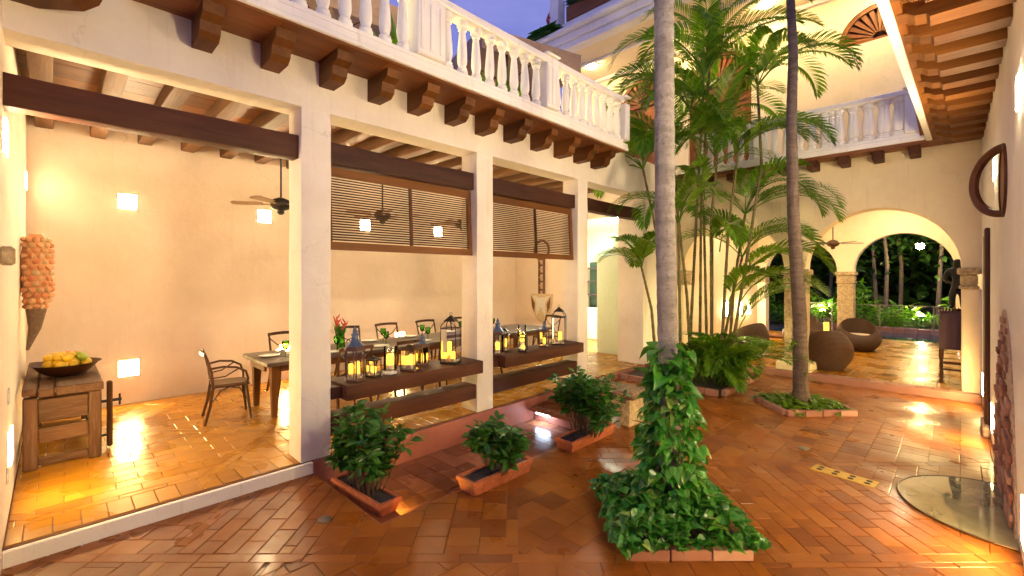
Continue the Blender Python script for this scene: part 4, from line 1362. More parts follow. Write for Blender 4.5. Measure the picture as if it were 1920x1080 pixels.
lantern('box', -4.60, 2.50, .16, .25, 'small square black lantern beside the big pointed roof lantern', .4, 'iron', ((0, 0, .03, .085),))
lantern('glass', -4.62, 2.72, .15, .31, 'clear glass hurricane lamp with a wide glowing candle', 0, 'iron', ((0, 0, .042, .17),))
lantern('box', -4.58, 2.97, .24, .34, 'broad square bronze lantern with two candles on the left shelf', .5, 'bronze', ((.02, .0, .036, .16), (-.04, -.02, .03, .14)))
lantern('pagoda', -4.74, 3.24, .17, .41, 'slim brown lantern with a blue grey peak behind the broad bronze lantern', .2, 'lantern_wood', ((0, 0, .02, .10),))
lantern('cage', -4.62, 3.60, .29, .64, 'tall black cage lantern with three candles next to the middle pillar', .55, 'iron', ((-.045, .01, .028, .24), (.05, 0, .034, .12), (-.06, -.05, .026, .10)))
lantern('pagoda', -4.62, 4.44, .20, .52, 'blue grey peaked lantern just right of the middle pillar', .3, 'lantern_wood', ((0, 0, .03, .15),), 'zinc', 6)
lantern('cage', -4.74, 4.70, .19, .36, 'small cage lantern half hidden behind the peaked one on the right shelf', .5, 'iron', ((0, 0, .03, .16),))
lantern('cage', -4.52, 4.86, .17, .30, 'smallest cage lantern in front of the hurricane lamp on the right shelf', .6, 'iron', ((0, 0, .028, .07),))
lantern('glass', -4.76, 5.10, .13, .36, 'glass hurricane lamp behind the smallest cage lantern', 0, 'iron', ((0, 0, .038, .19),))
lantern('pagoda', -4.58, 5.42, .16, .42, 'narrow dark lantern with a blue peak on the right shelf', .3, 'lantern_wood', ((0, 0, .022, .12),))
lantern('cage', -4.60, 5.82, .30, .64, 'tall black cage lantern at the far end of the right shelf', .55, 'iron', ((.02, 0, .03, .18),))

# ================================================================== KITCHEN BITS
o = E('kitchen_shelf', 'dark shelf unit with a yellow box glimpsed at the back of the kitchen', 'shelf', (-7.0, 11.9, FZ))
for k in range(5): B('shelf_board', M['purple_wood'], o, -8.3, -6.4, 11.7, 12.1, .5 + k * .42, .54 + k * .42)
B('back_panel', M['bag'], o, -8.3, -6.4, 12.101, 12.13, FZ, 2.4)
setp(B('yellow_box', M['yellow'], None, -7.35, -6.9, 11.75, 12.05, 1.801, 2.10, c=.02), 'yellow box standing on the kitchen shelf', 'box')
setp(B('kitchen_counter', M['white_china'], None, -8.2, -6.3, 10.9, 11.5, FZ, 1.0, c=.02), 'white kitchen counter before the dark shelf unit', 'counter')

# ================================================================== STONE BENCH, DRAINS, WELL
bn = E('stone_bench', 'rough stone slab bench at the far end of the sunken basin', 'bench', (-3.4, 5.5, 0))
sl = MB().box(-4.05, -2.86, 5.14, 5.62, .36, .45, c=.03)
sl.build('slab', M['bench_stone'], bn)
B('support', M['stone'], bn, -3.08, -2.94, 5.18, 5.56, 0, .359, c=.01)
B('support', M['terracotta_paint'], bn, -3.95, -3.8, 5.18, 5.56, 0, .359, c=.01)
dr = E('drain_plate', 'yellow drain plate with two rows of black holes set in the tiles', 'drain', (-.74, 5.40, .002))
ca = math.atan2(-.07, .49)
mt = Matrix.Translation((-.74, 5.40, 0)) @ Matrix.Rotation(ca, 4, 'Z')
MB().box(-.26, .26, -.085, .085, -.004, .006, c=.002, mtx=mt).build('plate', M['drain'], dr)
for i in range(4):
    for j in range(2):
        c = mt @ Vector((-.195 + .13 * i, -.035 + .07 * j, .0062))
        MB().lathe([(.026, 0), (.026, .001)], tuple(c), 12).build('hole', M['black'], dr)
for x, y, lb in ((-1.18, 5.39 + .55, 'small round grey floor drain near the yellow plate'), (-3.58, 1.52, 'small round grey floor drain near the first planter')):
    o = MB().lathe([(.055, -.005), (.055, .006), (.045, .009), (.01, .008)], (x, y, 0), 18).build('floor_drain', M['steel'], None, smooth=True)
    setp(o, lb, 'drain')
wl = E('well_cover', 'half round glass well cover set in the floor against the brick arch', 'well cover', (.1, 5.45, 0))
pts = [(RX - .004 - .69 * math.cos(t), 5.46 + .69 * math.sin(t)) for t in [(-PI / 2 + PI * i / 36) for i in range(37)]]
MB().prism(pts, 'z', .004, .016).build('glass_plate', M['well_glass'], wl)
rm = MB(); rm.tube([(p[0] - .006 * math.cos(-PI / 2 + PI * i / 36), p[1], .011) for i, p in enumerate(pts)], .010, 6)
rm.build('rim', M['bronze'], wl)

# ================================================================== BASIN LIGHT STRIPS, PLANTERS
B('ledge_slab', M['pool_tile'], pool, -4.47, -3.18, 1.808, 2.085, -.13, -.089, c=.008)
o = E('light_strip', 'warm light strip under the ledge of the first planter', 'light strip', (-3.4, 1.9, -.14))
B('diffuser', M['led_warm'], o, -3.9, -3.22, 2.035, 2.075, -.145, -.1305)
B('ledge_slab', M['pool_tile'], pool, -4.49, -3.18, 4.96, 5.09, -.055, -.004, c=.008)
o = E('light_strip', 'cold white light strip at the far end of the sunken basin', 'light strip', (-4.2, 5.0, -.07))
B('diffuser', M['led_cold'], o, -4.36, -4.12, 4.97, 5.0, -.07, -.0565)

def leafquad(L, W, fold=.25, droop=.2):
    """a folded, drooping leaf along +x"""
    prof = [(0, 0), (.25, .36), (.5, .5), (.75, .34), (1, 0)]
    vs = []; fs = []
    for t, w_ in prof: vs += [(t * L, w_ * W, abs(w_) * W * fold - droop * L * t * t), (t * L, 0, -droop * L * t * t), (t * L, -w_ * W, abs(w_) * W * fold - droop * L * t * t)]
    for i in range(4):
        a = i * 3
        for s in (0, 1):
            q = [a + s, a + s + 1, a + s + 4, a + s + 3]
            fs.append(tuple(q))
    return vs, fs
def heart(L, W, fold=.3, droop=.3):
    prof = [(-.10, .22), (-.06, .36), (.12, .50), (.38, .44), (.66, .25), (.86, .10), (1.0, .0)]
    vs = []; fs = []
    for t, w_ in prof:
        z = -droop * L * max(t, 0) ** 2
        m = 0 if t > 0 else .06
        vs += [(t * L, w_ * W, w_ * W * fold + z), ((t + m) * L, 0, z), (t * L, -w_ * W, w_ * W * fold + z)]
    for i in range(len(prof) - 1):
        a = i * 3
        fs += [(a, a + 1, a + 4, a + 3), (a + 1, a + 2, a + 5, a + 4)]
    return vs, fs
def orient(d, up_roll=0.0):
    """rotation taking +x to d, leaf face up"""
    d = Vector(d).normalized()
    y = Vector((0, 0, 1)).cross(d)
    if y.length < .05: y = Vector((0, 1, 0))
    y.normalize(); z = d.cross(y)
    m = Matrix((d, y, z)).transposed()
    return m @ Matrix.Rotation(up_roll, 3, 'X')

def shrub(base, size, hgt, n, label, flowers=10):
    """clump of many woody stems with tufts of leaves"""
    o = E('flowering_shrub', label, 'shrub', base, 'leafy shrubs in the terracotta planters')
    b = Vector(base)
    st = MB(); lf = MB(); fl = MB()
    for k in range(n):
        ax, ay = rnd(-1, 1), rnd(-1, 1)
        p0 = b + Vector((ax * size[0] * .38, ay * size[1] * .38, 0))
        p2 = b + Vector((ax * size[0] * rnd(.5, 1.05) + rnd(-.06, .06), ay * size[1] * rnd(.8, 1.5) + rnd(-.06, .06), hgt * rnd(.45, 1.0) * (1 - .25 * (abs(ax) * abs(ay)))))
        p1 = (p0 + p2) / 2 + Vector((0, 0, .05))
        st.tube([p0, p1, p2], [.006, .005, .003], 5)
        nl = random.randint(18, 26)
        for q in range(nl):
            t = rnd(.35, 1.05) ** .8
            c = p0.lerp(p1, t * 2) if t < .5 else p1.lerp(p2, (t - .5) * 2)
            a = rnd(0, 2 * PI); e = rnd(-.25, .9)
            d = Vector((math.cos(a) * math.cos(e), math.sin(a) * math.cos(e), math.sin(e)))
            L = rnd(.075, .125)
            v, f = leafquad(L, L * .48, .3, rnd(0, .5))
            Rm = orient(d, rnd(-.6, .6))
            lf.add([c + d * .012 + Rm @ Vector(x) for x in v], f)
        if k < flowers:
            for q in range(3):
                c = p2 + Vector((rnd(-.05, .05), rnd(-.05, .05), rnd(-.08, .03)))
                for j in range(5):
                    a = j * 2 * PI / 5 + k
                    d = Vector((math.cos(a), math.sin(a), .5))
                    v, f = leafquad(.026, .020, .2, .1)
                    Rm = orient(d)
                    fl.add([c + Rm @ Vector(x) for x in v], f)
    st.build('stem', M['stem'], o)
    setp(lf.build('leaves', M['shrub'], o, fixn=False), kind='stuff')
    if fl.v: setp(fl.build('flowers', M['flower'], o, fixn=False), kind='stuff')
    return o
def planter(x0, x1, y0, y1, z, h, label):
    o = E('terracotta_planter', label, 'planter', ((x0 + x1) / 2, (y0 + y1) / 2, z), 'terracotta trough planters by the basin')
    mb = MB()
    f = .93
    cx, cy_ = (x0 + x1) / 2, (y0 + y1) / 2
    S = lambda x, y, k: (cx + (x - cx) * k, cy_ + (y - cy_) * k)
    ring_ = [(x0, y0), (x1, y0), (x1, y1), (x0, y1)]
    ww, hh = (x1 - x0) / 2, (y1 - y0) / 2
    def inset(d): return [(x0 + d, y0 + d), (x1 - d, y0 + d), (x1 - d, y1 - d), (x0 + d, y1 - d)]
    lv = [(inset(.022), z), (inset(.004), z + h * .70), (inset(-.008), z + h * .72), (inset(-.008), z + h), (inset(.022), z + h), (inset(.026), z + h - .045)]
    vs = [(p[0], p[1], zz) for r, zz in lv for p in r]
    fs = [(3, 2, 1, 0)]
    for i in range(len(lv) - 1):
        for j in range(4): fs.append((i * 4 + j, i * 4 + (j + 1) % 4, (i + 1) * 4 + (j + 1) % 4, (i + 1) * 4 + j))
    mb.add(vs, fs)
    mb.build('trough', M['terracotta'], o)
    q = inset(.024)
    sm = MB(); nx, ny = 10, 5
    g = [(q[0][0] + (q[1][0] - q[0][0]) * i / nx, q[0][1] + (q[2][1] - q[0][1]) * j / ny, z + h - .03 + rnd(0, .02)) for j in range(ny + 1) for i in range(nx + 1)]
    sm.add(g, [(j * (nx + 1) + i, j * (nx + 1) + i + 1, (j + 1) * (nx + 1) + i + 1, (j + 1) * (nx + 1) + i) for j in range(ny) for i in range(nx)])
    sm.build('soil', M['soil'], o)
    return o
pp = planter(-.40, .40, -.10, .10, 0, .118, 'terracotta trough crosswise on the near ledge of the basin')
place(pp, (-3.82, 1.985, -.088), math.radians(4))
planter(-3.22, -2.98, 2.58, 3.34, .002, .13, 'terracotta trough with half bare soil, middle of the three')
planter(-3.20, -2.96, 3.98, 4.86, .002, .12, 'terracotta trough with the bushiest plant, next to the stone bench')
shrub((-3.84, 2.0, .0), (.56, .20), .74, 66, 'tall shrub with small red flowers beside the first pillar', 16)
shrub((-3.10, 2.95, .10), (.38, .16), .48, 30, 'lowest sparse leafy shrub in the middle trough', 4)
shrub((-3.08, 4.42, .10), (.50, .22), .74, 62, 'dense round shrub near the stone bench', 6)

# ================================================================== PALM BEDS
A44 = math.radians(44.31)
def bed(c, w, d, h, label, capmat='kerb_brick'):
    """square bed turned 45 degrees, kerb of bricks on edge"""
    o = E('palm_bed', label, 'planting bed', (c[0], c[1], 0), 'square brick edged palm beds')
    mt = Matrix.Translation((c[0], c[1], 0)) @ Matrix.Rotation(A44, 4, 'Z')
    hw, hd = w / 2, d / 2
    for s in (-1, 1):
        n = max(2, int(w / .22))
        for i in range(n):
            a = -hw + w * i / n
            MB().box(a + .004, a + w / n - .004, s * hd - .03, s * hd + .03, -.005, h + rnd(-.004, .004), c=.006, mtx=mt).build('brick', M[capmat], o)
        n = max(2, int(d / .22))
        for i in range(n):
            a = -hd + .032 + (d - .064) * i / n
            MB().box(s * hw - .03, s * hw + .03, a + .004, a + (d - .064) / n - .004, -.005, h + rnd(-.004, .004), c=.006, mtx=mt).build('brick', M[capmat], o)
    MB().box(-hw + .031, hw - .031, -hd + .031, hd - .031, -.004, h - .03, mtx=mt).build('soil', M['soil'], o)
    return o
C1 = (-1.57, 3.37)
bed(C1, .86, .82, .07, 'brick edged bed full of glossy vines at the foot of the pale palm')
C2 = (-1.57, 7.80)
bed(C2, .98, .84, .08, 'brick edged bed of low plants at the foot of the dark palm')

def palm(path, r0, r1, mat, label, crown, nf, flen, seed):
    rs = random.Random(seed)
    o = E('palm_tree', label, 'palm tree', path[0], 'tall single palms of the courtyard')
    # resample the path, add rings
    pts = []; rad = []
    tot = path[-1][2] - path[0][2]
    n = int(tot / .035)
    for i in range(n + 1):
        z = path[0][2] + tot * i / n
        for a, b in zip(path[:-1], path[1:]):
            if a[2] <= z <= b[2] + 1e-6:
                t = (z - a[2]) / (b[2] - a[2])
                x, y = a[0] + (b[0] - a[0]) * t, a[1] + (b[1] - a[1]) * t
        k = i / n
        r = r0 + (r1 - r0) * k
        if k < .04: r *= 1 + .5 * (1 - k / .04) ** 2
        r *= 1 + (.018 if i % 3 == 0 else 0) + rs.uniform(-.008, .008)
        pts.append((x + rs.uniform(-.002, .002), y + rs.uniform(-.002, .002), z)); rad.append(r)
    MB().tube(pts, rad, 16).build('trunk', mat, o, smooth=True)
    for k in range(nf):
        az = 2 * PI * k / nf + rs.uniform(-.3, .3)
        fr = MB()
        frond_geo(fr, Vector(path[-1]), az, rs.uniform(.5, 1.1), flen * rs.uniform(.85, 1.1), rs.uniform(1.4, 2.2), .42, 34, rs, .030)
        fr.build('frond', M['frond'], o, fixn=False)
    return o

def frond_geo(mb, p0, az, elev, L, droop, ll, n, rs, lw=.034, start=.18, vee=.35):
    p = Vector(p0); e = elev
    h = Vector((math.cos(az), math.sin(az), 0))
    side = Vector((-h.y, h.x, 0))
    tw = rs.uniform(-.3, .3)
    pts = [p.copy()]; tang = []
    N = 22
    curl = rs.uniform(-.35, .35)
    for i in range(N):
        t = i / N
        e = elev - droop * (t ** 1.35)
        hh = (h + side * curl * t * t).normalized()
        d = hh * math.cos(e) + Vector((0, 0, math.sin(e)))
        tang.append(d)
        p = p + d * (L / N)
        pts.append(p.copy())
    tang.append(tang[-1])
    mb.tube(pts, [.011 * (1 - .85 * i / N) + .0015 for i in range(N + 1)], 5)
    for i in range(n):
        t = start + (1 - start) * (i + .5) / n
        f = t * N; k = min(int(f), N - 1)
        c = pts[k].lerp(pts[k + 1], f - k)
        d = tang[k]
        s = d.cross(Vector((0, 0, 1)))
        if s.length < .05: s = side.copy()
        s.normalize()
        u = s.cross(d).normalized()
        s = (s * math.cos(tw) + u * math.sin(tw)); u = s.cross(d).normalized()
        prof = (math.sin(PI * min(1, .12 + .88 * (t - start) / (1 - start) * .93 + .06)) ** .6)
        l = ll * max(.25, prof) * rs.uniform(.9, 1.08)
        ang = 1.05 - .62 * t
        for sg in (-1, 1):
            dd = (s * sg * math.sin(ang) + d * math.cos(ang) + u * vee).normalized()
            wv = dd.cross(u).normalized() * lw * rs.uniform(.85, 1.1)
            m_ = c + dd * l * .45
            q = c + dd * l * .80 - Vector((0, 0, l * .10))
            e_ = c + dd * l - Vector((0, 0, l * rs.uniform(.2, .38)))
            mb.add([c, m_ + wv * .5, m_ - wv * .5, q + wv * .38, q - wv * .38, e_], [(0, 1, 2), (1, 3, 4, 2), (3, 5, 4)])
palm([(-1.55, 3.40, .03), (-1.55, 3.38, .52), (-1.57, 3.36, 1.19), (-1.59, 3.34, 2.44), (-1.60, 3.34, 4.11), (-1.62, 3.36, 8.9)], .078, .068, M['trunk'], 'pale grey palm trunk rising from the vine covered bed', None, 11, 2.4, 11)
palm([(-1.59, 7.81, .04), (-1.60, 7.8, 1.3), (-1.67, 7.73, 2.89), (-1.69, 7.71, 4.25), (-1.67, 7.73, 5.28), (-1.70, 7.71, 6.08), (-1.72, 7.70, 7.1)], .104, .050, M['trunk_dark'], 'darker slightly bent palm trunk in front of the arches', None, 0, 1.9, 5)
pt = [o for o in bpy.data.objects if o.name.startswith('palm_tree')][-1]
rs5 = random.Random(55)
for az, el, L, dr_ in ((-.98, .95, 2.9, 3.0), (.3, .9, 2.0, 1.6), (1.3, 1.0, 2.0, 1.5), (2.3, .9, 2.0, 1.5), (3.3, 1.1, 1.8, 1.2), (4.3, 1.0, 1.9, 1.3), (5.9, 1.1, 1.9, 1.4)):
    fr = MB(); frond_geo(fr, Vector((-1.72, 7.70, 7.1)), az, el, L, dr_, .46, 40, rs5, .036)
    fr.build('frond', M['frond'], pt, fixn=False)

# ---- pothos climbing the pale palm
po = E('pothos_vine', 'glossy green pothos climbing the pale palm and spilling over its bed', 'vine', (C1[0], C1[1], .04))
hm = []
for k in range(4):
    v, f = heart(.10, .085 + .008 * k, .2 + .12 * k, .18 + .13 * k)
    o = MB().add(v, f)
    hm.append(o)
leaves = []
rp = random.Random(21)
for k in range(820):     # column round the trunk
    z = .16 + 1.14 * rp.random() ** 1.25
    rr = (.27 - .06 * z / .75 if z < .75 else .21 - .10 * (z - .75) / .55) * rp.uniform(.45, 1.12)
    a = rp.uniform(0, 2 * PI)
    p = Vector((C1[0] + rr * math.cos(a), C1[1] + rr * math.sin(a), z))
    e = rp.uniform(-.9, .35)
    a2 = a + rp.uniform(-.7, .7)
    leaves.append((p, Vector((math.cos(a2) * math.cos(e), math.sin(a2) * math.cos(e), math.sin(e))), rp.uniform(.6, 1.0)))
Rz = Matrix.Rotation(A44, 3, 'Z')
for k in range(1150):     # ground cover heaped over the bed
    u, v = rp.uniform(-1, 1), rp.uniform(-1, 1)
    q = Rz @ Vector((u * .50, v * .49, 0))
    hgt = .12 + .27 * (1 - max(abs(u), abs(v)) ** 2.2) * rp.uniform(.55, 1.05)
    p = Vector((C1[0] + q.x, C1[1] + q.y, hgt * rp.uniform(.75, 1)))
    a2 = math.atan2(q.y, q.x) + rp.uniform(-2.0, 2.0); e = rp.uniform(-.25, .9)
    leaves.append((p, Vector((math.cos(a2) * math.cos(e), math.sin(a2) * math.cos(e), math.sin(e))), rp.uniform(.55, .9)))
for k in range(26):      # big leaves at the top
    a = rp.uniform(0, 2 * PI); e = rp.uniform(-.3, .5)
    p = Vector((C1[0] + .12 * math.cos(a), C1[1] + .12 * math.sin(a), rp.uniform(1.05, 1.38)))
    leaves.append((p, Vector((math.cos(a) * math.cos(e), math.sin(a) * math.cos(e), math.sin(e))), rp.uniform(1.2, 1.9)))
leaves.sort(key=lambda q: -shows(q[0]) * q[2] ** 2 * (1.5 if (q[0] - Vector((C1[0], C1[1], q[0].z))).dot(FW) < 0 else .6))
proto = {}
rest = MB()
for i, (p, d, s) in enumerate(leaves):
    k = rp.randrange(4)
    Rm = orient(d, rp.uniform(-.5, .5))
    if i < 298:
        if k not in proto:
            o = hm[k].build('leaf', M['pothos'], po, smooth=True, fixn=False, origin=(0, 0, 0))
            proto[k] = o.data
            o.location = p - WL[po]; o.rotation_euler = Rm.to_euler(); o.scale = (s,) * 3
        else:
            inst('leaf', proto[k], po, p, Rm, s)
    else:
        v, f = hm[k].v, hm[k].f
        rest.add([p + Rm @ (Vector(x) * s) for x in v], f)
setp(rest.build('leaves', M['pothos'], po, smooth=True, fixn=False), kind='stuff')
sm = MB()
for k in range(14):
    a = rp.uniform(0, 2 * PI)
    sm.tube([(C1[0] + (.09 + .1 * (1 - t)) * math.cos(a + t * 2), C1[1] + (.09 + .1 * (1 - t)) * math.sin(a + t * 2), .05 + 1.2 * t) for t in [i / 8 for i in range(9)]], .006, 5)
sm.build('vine_stem', M['cane_stem'], po)

# ---- low plants of the second bed
lp = E('ground_cover', 'low leafy plants around the foot of the dark palm', 'plant', (C2[0], C2[1], .05))
mb = MB()
for k in range(520):
    u, v = rp.uniform(-1, 1), rp.uniform(-1, 1)
    q = Rz @ Vector((u * .47, v * .40, 0))
    p = Vector((C2[0] + q.x, C2[1] + q.y, .05 + .10 * (1 - max(abs(u), abs(v)) ** 2) * rp.random()))
    a2 = rp.uniform(0, 6.3); e = rp.uniform(.0, .9)
    v_, f_ = leafquad(rp.uniform(.09, .15), .055, .3, .5)
    Rm = orient((math.cos(a2) * math.cos(e), math.sin(a2) * math.cos(e), math.sin(e)), rp.uniform(-.4, .4))
    mb.add([p + Rm @ Vector(x) for x in v_], f_)
for zz in (.55, 1.0, .75, .9):
    for k in range(9):
        a2 = rp.uniform(0, 6.3); e = rp.uniform(-.2, .9)
        v_, f_ = leafquad(rp.uniform(.12, .2), .05, .3, .5)
        Rm = orient((math.cos(a2) * math.cos(e), math.sin(a2) * math.cos(e), math.sin(e)))
        ang = {.55: -.5, 1.0: 3.9, .75: -.8, .9: 3.6}[zz]
        mb.add([Vector((C2[0] - .03 + .1 * math.cos(ang), C2[1] + .1 * math.sin(ang), zz - .1 * k / 9)) + Rm @ Vector(x) for x in v_], f_)
setp(mb.build('leaves', M['frond_light'], lp, fixn=False), kind='stuff')

# ---- areca clump
ar = E('areca_clump', 'tall multi stemmed areca palm clump before the left arch', 'palm', (-3.2, 8.4, 0))
kb = E('palm_bed', 'low red edged bed under the areca palm clump', 'planting bed', (-3.2, 8.5, 0))
for i in range(9): B('brick', M['kerb_brick'], kb, -2.66, -2.58, 7.6 + i * .2, 7.79 + i * .2, -.005, .10, c=.01)
for i in range(9): B('brick', M['kerb_brick'], kb, -4.48 + i * .2, -4.29 + i * .2, 7.5, 7.58, -.005, .10, c=.01)
B('soil', M['soil'], kb, -4.5, -2.67, 7.585, 9.4, -.004, .06)
stems = [[(-3.43, 7.83, .06), (-3.46, 7.80, 2.88), (-3.53, 7.73, 4.05)],
 [(-3.42, 8.12, .06), (-3.31, 8.23, 3.1), (-3.21, 8.32, 5.6)],
 [(-3.43, 8.67, .06), (-3.41, 8.69, 3.16), (-3.28, 8.81, 6.3)],
 [(-3.44, 9.08, .06), (-3.49, 9.03, 3.2), (-3.67, 8.86, 5.2)],
 [(-3.15, 8.53, .06), (-3.16, 8.51, 2.92), (-3.04, 8.63, 4.7)],
 [(-2.97, 8.42, .06), (-2.86, 8.53, 2.8), (-2.73, 8.65, 4.2)],
 [(-2.81, 8.29, .06), (-2.56, 8.54, 2.21), (-2.37, 8.73, 3.91), (-2.42, 8.68, 5.3)],
 [(-3.93, 8.18, .06), (-3.96, 8.16, 2.34), (-4.20, 7.90, 4.0)],
 [(-3.87, 7.82, .06), (-3.95, 7.75, 1.34), (-4.08, 7.62, 2.1)],
 [(-3.11, 8.70, .06), (-2.92, 8.89, 1.53), (-2.78, 9.02, 2.3)],
 [(-3.3, 8.0, .06), (-3.35, 7.9, 1.6), (-3.45, 7.8, 2.9)],
 [(-3.0, 8.9, .06), (-2.9, 8.95, 1.8), (-2.72, 9.0, 3.1)]]
ra = random.Random(4)
crown = [(7, 1.8, 2.1), (8, 1.9, 2.1), (8, 2.0, 2.1), (8, 2.0, 2.0), (7, 1.7, 2.0), (7, 1.6, 2.0), (9, 1.6, 2.0), (8, 1.7, 2.3), (6, 1.0, 1.8), (6, 1.5, 1.9), (6, 1.6, 2.0), (6, 1.6, 2.1)]
for st, (nf, L, dr_) in zip(stems, crown):
    pts = []; rad = []
    n = 40
    for i in range(n + 1):
        t = i / n * (len(st) - 1); k = min(int(t), len(st) - 2)
        pts.append(Vector(st[k]).lerp(Vector(st[k + 1]), t - k)); rad.append((.028 - .008 * i / n) * (1.18 if i % 3 == 0 else 1))
    MB().tube(pts, rad, 8).build('stem', M['cane_stem'], ar, smooth=True)
    a0 = ra.uniform(0, 6)
    for k in range(nf):
        fr = MB()
        frond_geo(fr, pts[-1], a0 + 2.4 * k + ra.uniform(-.3, .3), ra.uniform(.75, 1.45), L * ra.uniform(.8, 1.15), dr_ * ra.uniform(.8, 1.25), .42, 40, ra, .030)
        fr.build('frond', M['frond_light'] if (k % 2 == 1) else M['frond'], ar, fixn=False)
for p, az, el, L, dr_ in (((-4.2, 7.9, 4.0), 3.6, 1.0, 1.7, 1.9), ((-4.2, 7.9, 4.0), 4.6, .8, 1.6, 1.9), ((-4.2, 7.9, 4.0), 2.9, .5, 1.5, 1.8), ((-3.67, 8.86, 5.2), 3.5, 1.1, 2.2, 2.4), ((-3.67, 8.86, 5.2), 4.2, .9, 2.1, 2.3),
                          ((-3.21, 8.32, 5.6), 3.7, 1.2, 2.3, 2.6), ((-3.53, 7.73, 4.05), 4.0, 1.1, 1.9, 2.2), ((-2.42, 8.68, 5.3), .7, .95, 1.8, 1.9), ((-2.73, 8.65, 4.2), .5, .9, 1.8, 2.2), ((-2.72, 9.0, 3.1), .6, .9, 1.7, 2.3), ((-2.78, 9.02, 2.3), .5, 1.0, 1.6, 2.4), ((-2.72, 9.0, 3.1), 0, .6, 1.7, 1.9),
                          ((-2.75, 8.9, 1.2), .1, 1.1, 1.6, 1.9), ((-2.8, 8.8, .9), .6, 1.2, 1.7, 1.8), ((-2.7, 8.7, 1.5), -.3, 1.0, 1.5, 2.0), ((-2.75, 9.0, 1.9), .9, 1.0, 1.5, 2.0), ((-2.7, 8.9, 2.0), .2, .9, 1.6, 2.2), ((-2.9, 8.6, 1.4), 5.6, 1.1, 1.5, 1.9), ((-3.0, 8.5, 2.4), 5.2, .9, 1.6, 2.2), ((-3.3, 8.6, 3.4), 4.9, .9, 1.7, 2.2), ((-3.4, 8.6, 4.3), 5.3, 1.0, 1.7, 2.2), ((-3.2, 8.4, 4.9), 4.5, .9, 1.9, 2.3), ((-3.4, 8.7, 3.8), .4, .9, 1.6, 2.2)):
    fr = MB(); frond_geo(fr, p, az, el, L, dr_, .44, 42, ra, .036)
    fr.build('frond', M['frond_light' if L < 1.75 else 'frond'], ar, fixn=False)
for k in range(52):      # young suckers at the foot
    p = (ra.uniform(-3.6, -2.75), ra.uniform(8.0, 9.2), .06)
    fr = MB()
    frond_geo(fr, p, ra.choice((-.9, -.3, .3, 5.0, 5.6, 4.6)) + ra.uniform(-.5, .5), ra.uniform(.9, 1.45), ra.uniform(.9, 1.5), ra.uniform(1.3, 2.1), .34, 30, ra, .034)
    fr.build('frond', M['frond_light'] if k % 5 == 0 else M['frond'], ar, fixn=False)
for x, y, lb in ((-3.75, 8.6, 'hooded uplight in the areca bed on the left'), (-3.05, 9.25, 'hooded uplight in the areca bed near the arcade step')):
    o = E('spotlight', lb, 'uplight', (x, y, .06), 'uplights in the areca bed')
    MB().lathe([(.05, 0), (.06, .08), (.065, .12)], (x, y, .06), 14).build('housing', M['iron'], o)
    MB().lathe([(.052, 0), (.052, .006)], (x, y, .181), 14).build('lamp_glass', M['uplight'], o)

# ================================================================== GALLERY FURNITURE
def wicker(loc, rz, label, s=1.0):
    o = E('wicker_chair', label, 'chair', (0, 0, 0), 'round wicker tub chairs in the gallery')
    mb = MB()
    n, k = 40, 16
    vs = []; fs = []
    for j in range(k + 1):
        t = j / k
        for i in range(n):
            a = 2 * PI * i / n
            back = max(0, math.cos(a + PI / 2)) if False else (1 - math.sin(a)) / 2   # 1 at the back (-y)
            top = .40 + .36 * back ** 1.1
            z = top * t
            r = .40 + .075 * math.sin(PI * min(1, t * (.85 + .1 * back))) - .11 * (1 - t) ** 3 - .06 * t ** 4
            vs.append((r * math.cos(a), r * math.sin(a), z))
    for j in range(k):
        for i in range(n): fs.append((j * n + i, j * n + (i + 1) % n, (j + 1) * n + (i + 1) % n, (j + 1) * n + i))
    m0 = len(vs)
    for j in range(6):
        t = j / 5
        for i in range(n):
            a = 2 * PI * i / n
            back = (1 - math.sin(a)) / 2
            top = .40 + .36 * back ** 1.1
            z = top + .02 * math.sin(PI * t * .5) if j < 2 else top - (top - .33) * (t - .2) / .8
            r = (.415 - .06 - .05 * t)
            vs.append((r * math.cos(a), r * math.sin(a), z))
    for i in range(n): fs.append((k * n + i, k * n + (i + 1) % n, m0 + (i + 1) % n, m0 + i))
    for j in range(5):
        for i in range(n): fs.append((m0 + j * n + i, m0 + j * n + (i + 1) % n, m0 + (j + 1) * n + (i + 1) % n, m0 + (j + 1) * n + i))
    fs.append(tuple(range(n - 1, -1, -1)))
    mb.add(vs, fs)
    mb.build('wicker_shell', M['rattan'], o, smooth=True)
    for q in range(11):
        z = .06 + q * .03
    MB().lathe([(.27, .30), (.30, .33), (.30, .375), (.26, .395), (.05, .40)], (0, 0, 0), 24).build('cushion', M['cushion'], o, smooth=True)
    return place(o, loc, rz, s)
wicker((-1.78, 10.78, FZ), math.radians(20), 'round wicker chair seen from behind right beside the dark palm trunk', 1.02)
wicker((-1.62, 13.95, FZ), math.radians(200), 'round wicker chair facing us deeper in the gallery with a cream cushion', 1.0)
wicker((-2.75, 13.6, FZ), math.radians(150), 'round wicker chair half hidden behind the dark palm trunk', 1.0)
wicker((-3.4, 11.4, FZ), math.radians(60), 'round wicker chair glimpsed behind the areca fronds', 1.0)
sb = E('pedestal_table', 'dark bowl topped pedestal table between the wicker chairs', 'table', (-2.05, 12.6, FZ))
MB().lathe([(.20, 0), (.18, .03), (.05, .06), (.045, .36), (.06, .38)], (-2.05, 12.6, FZ), 20).build('pedestal', M['dark_z'], sb, smooth=True)
MB().lathe([(.06, .381), (.22, .44), (.30, .52), (.31, .54), (.27, .545), (.02, .54)], (-2.05, 12.6, FZ), 28).build('table_top', M['dark_x'], sb, smooth=True)
lz = FZ + .546
o = E('lantern', 'square lantern with amber glow on the pedestal table', 'lantern', (-2.05, 12.6, lz))
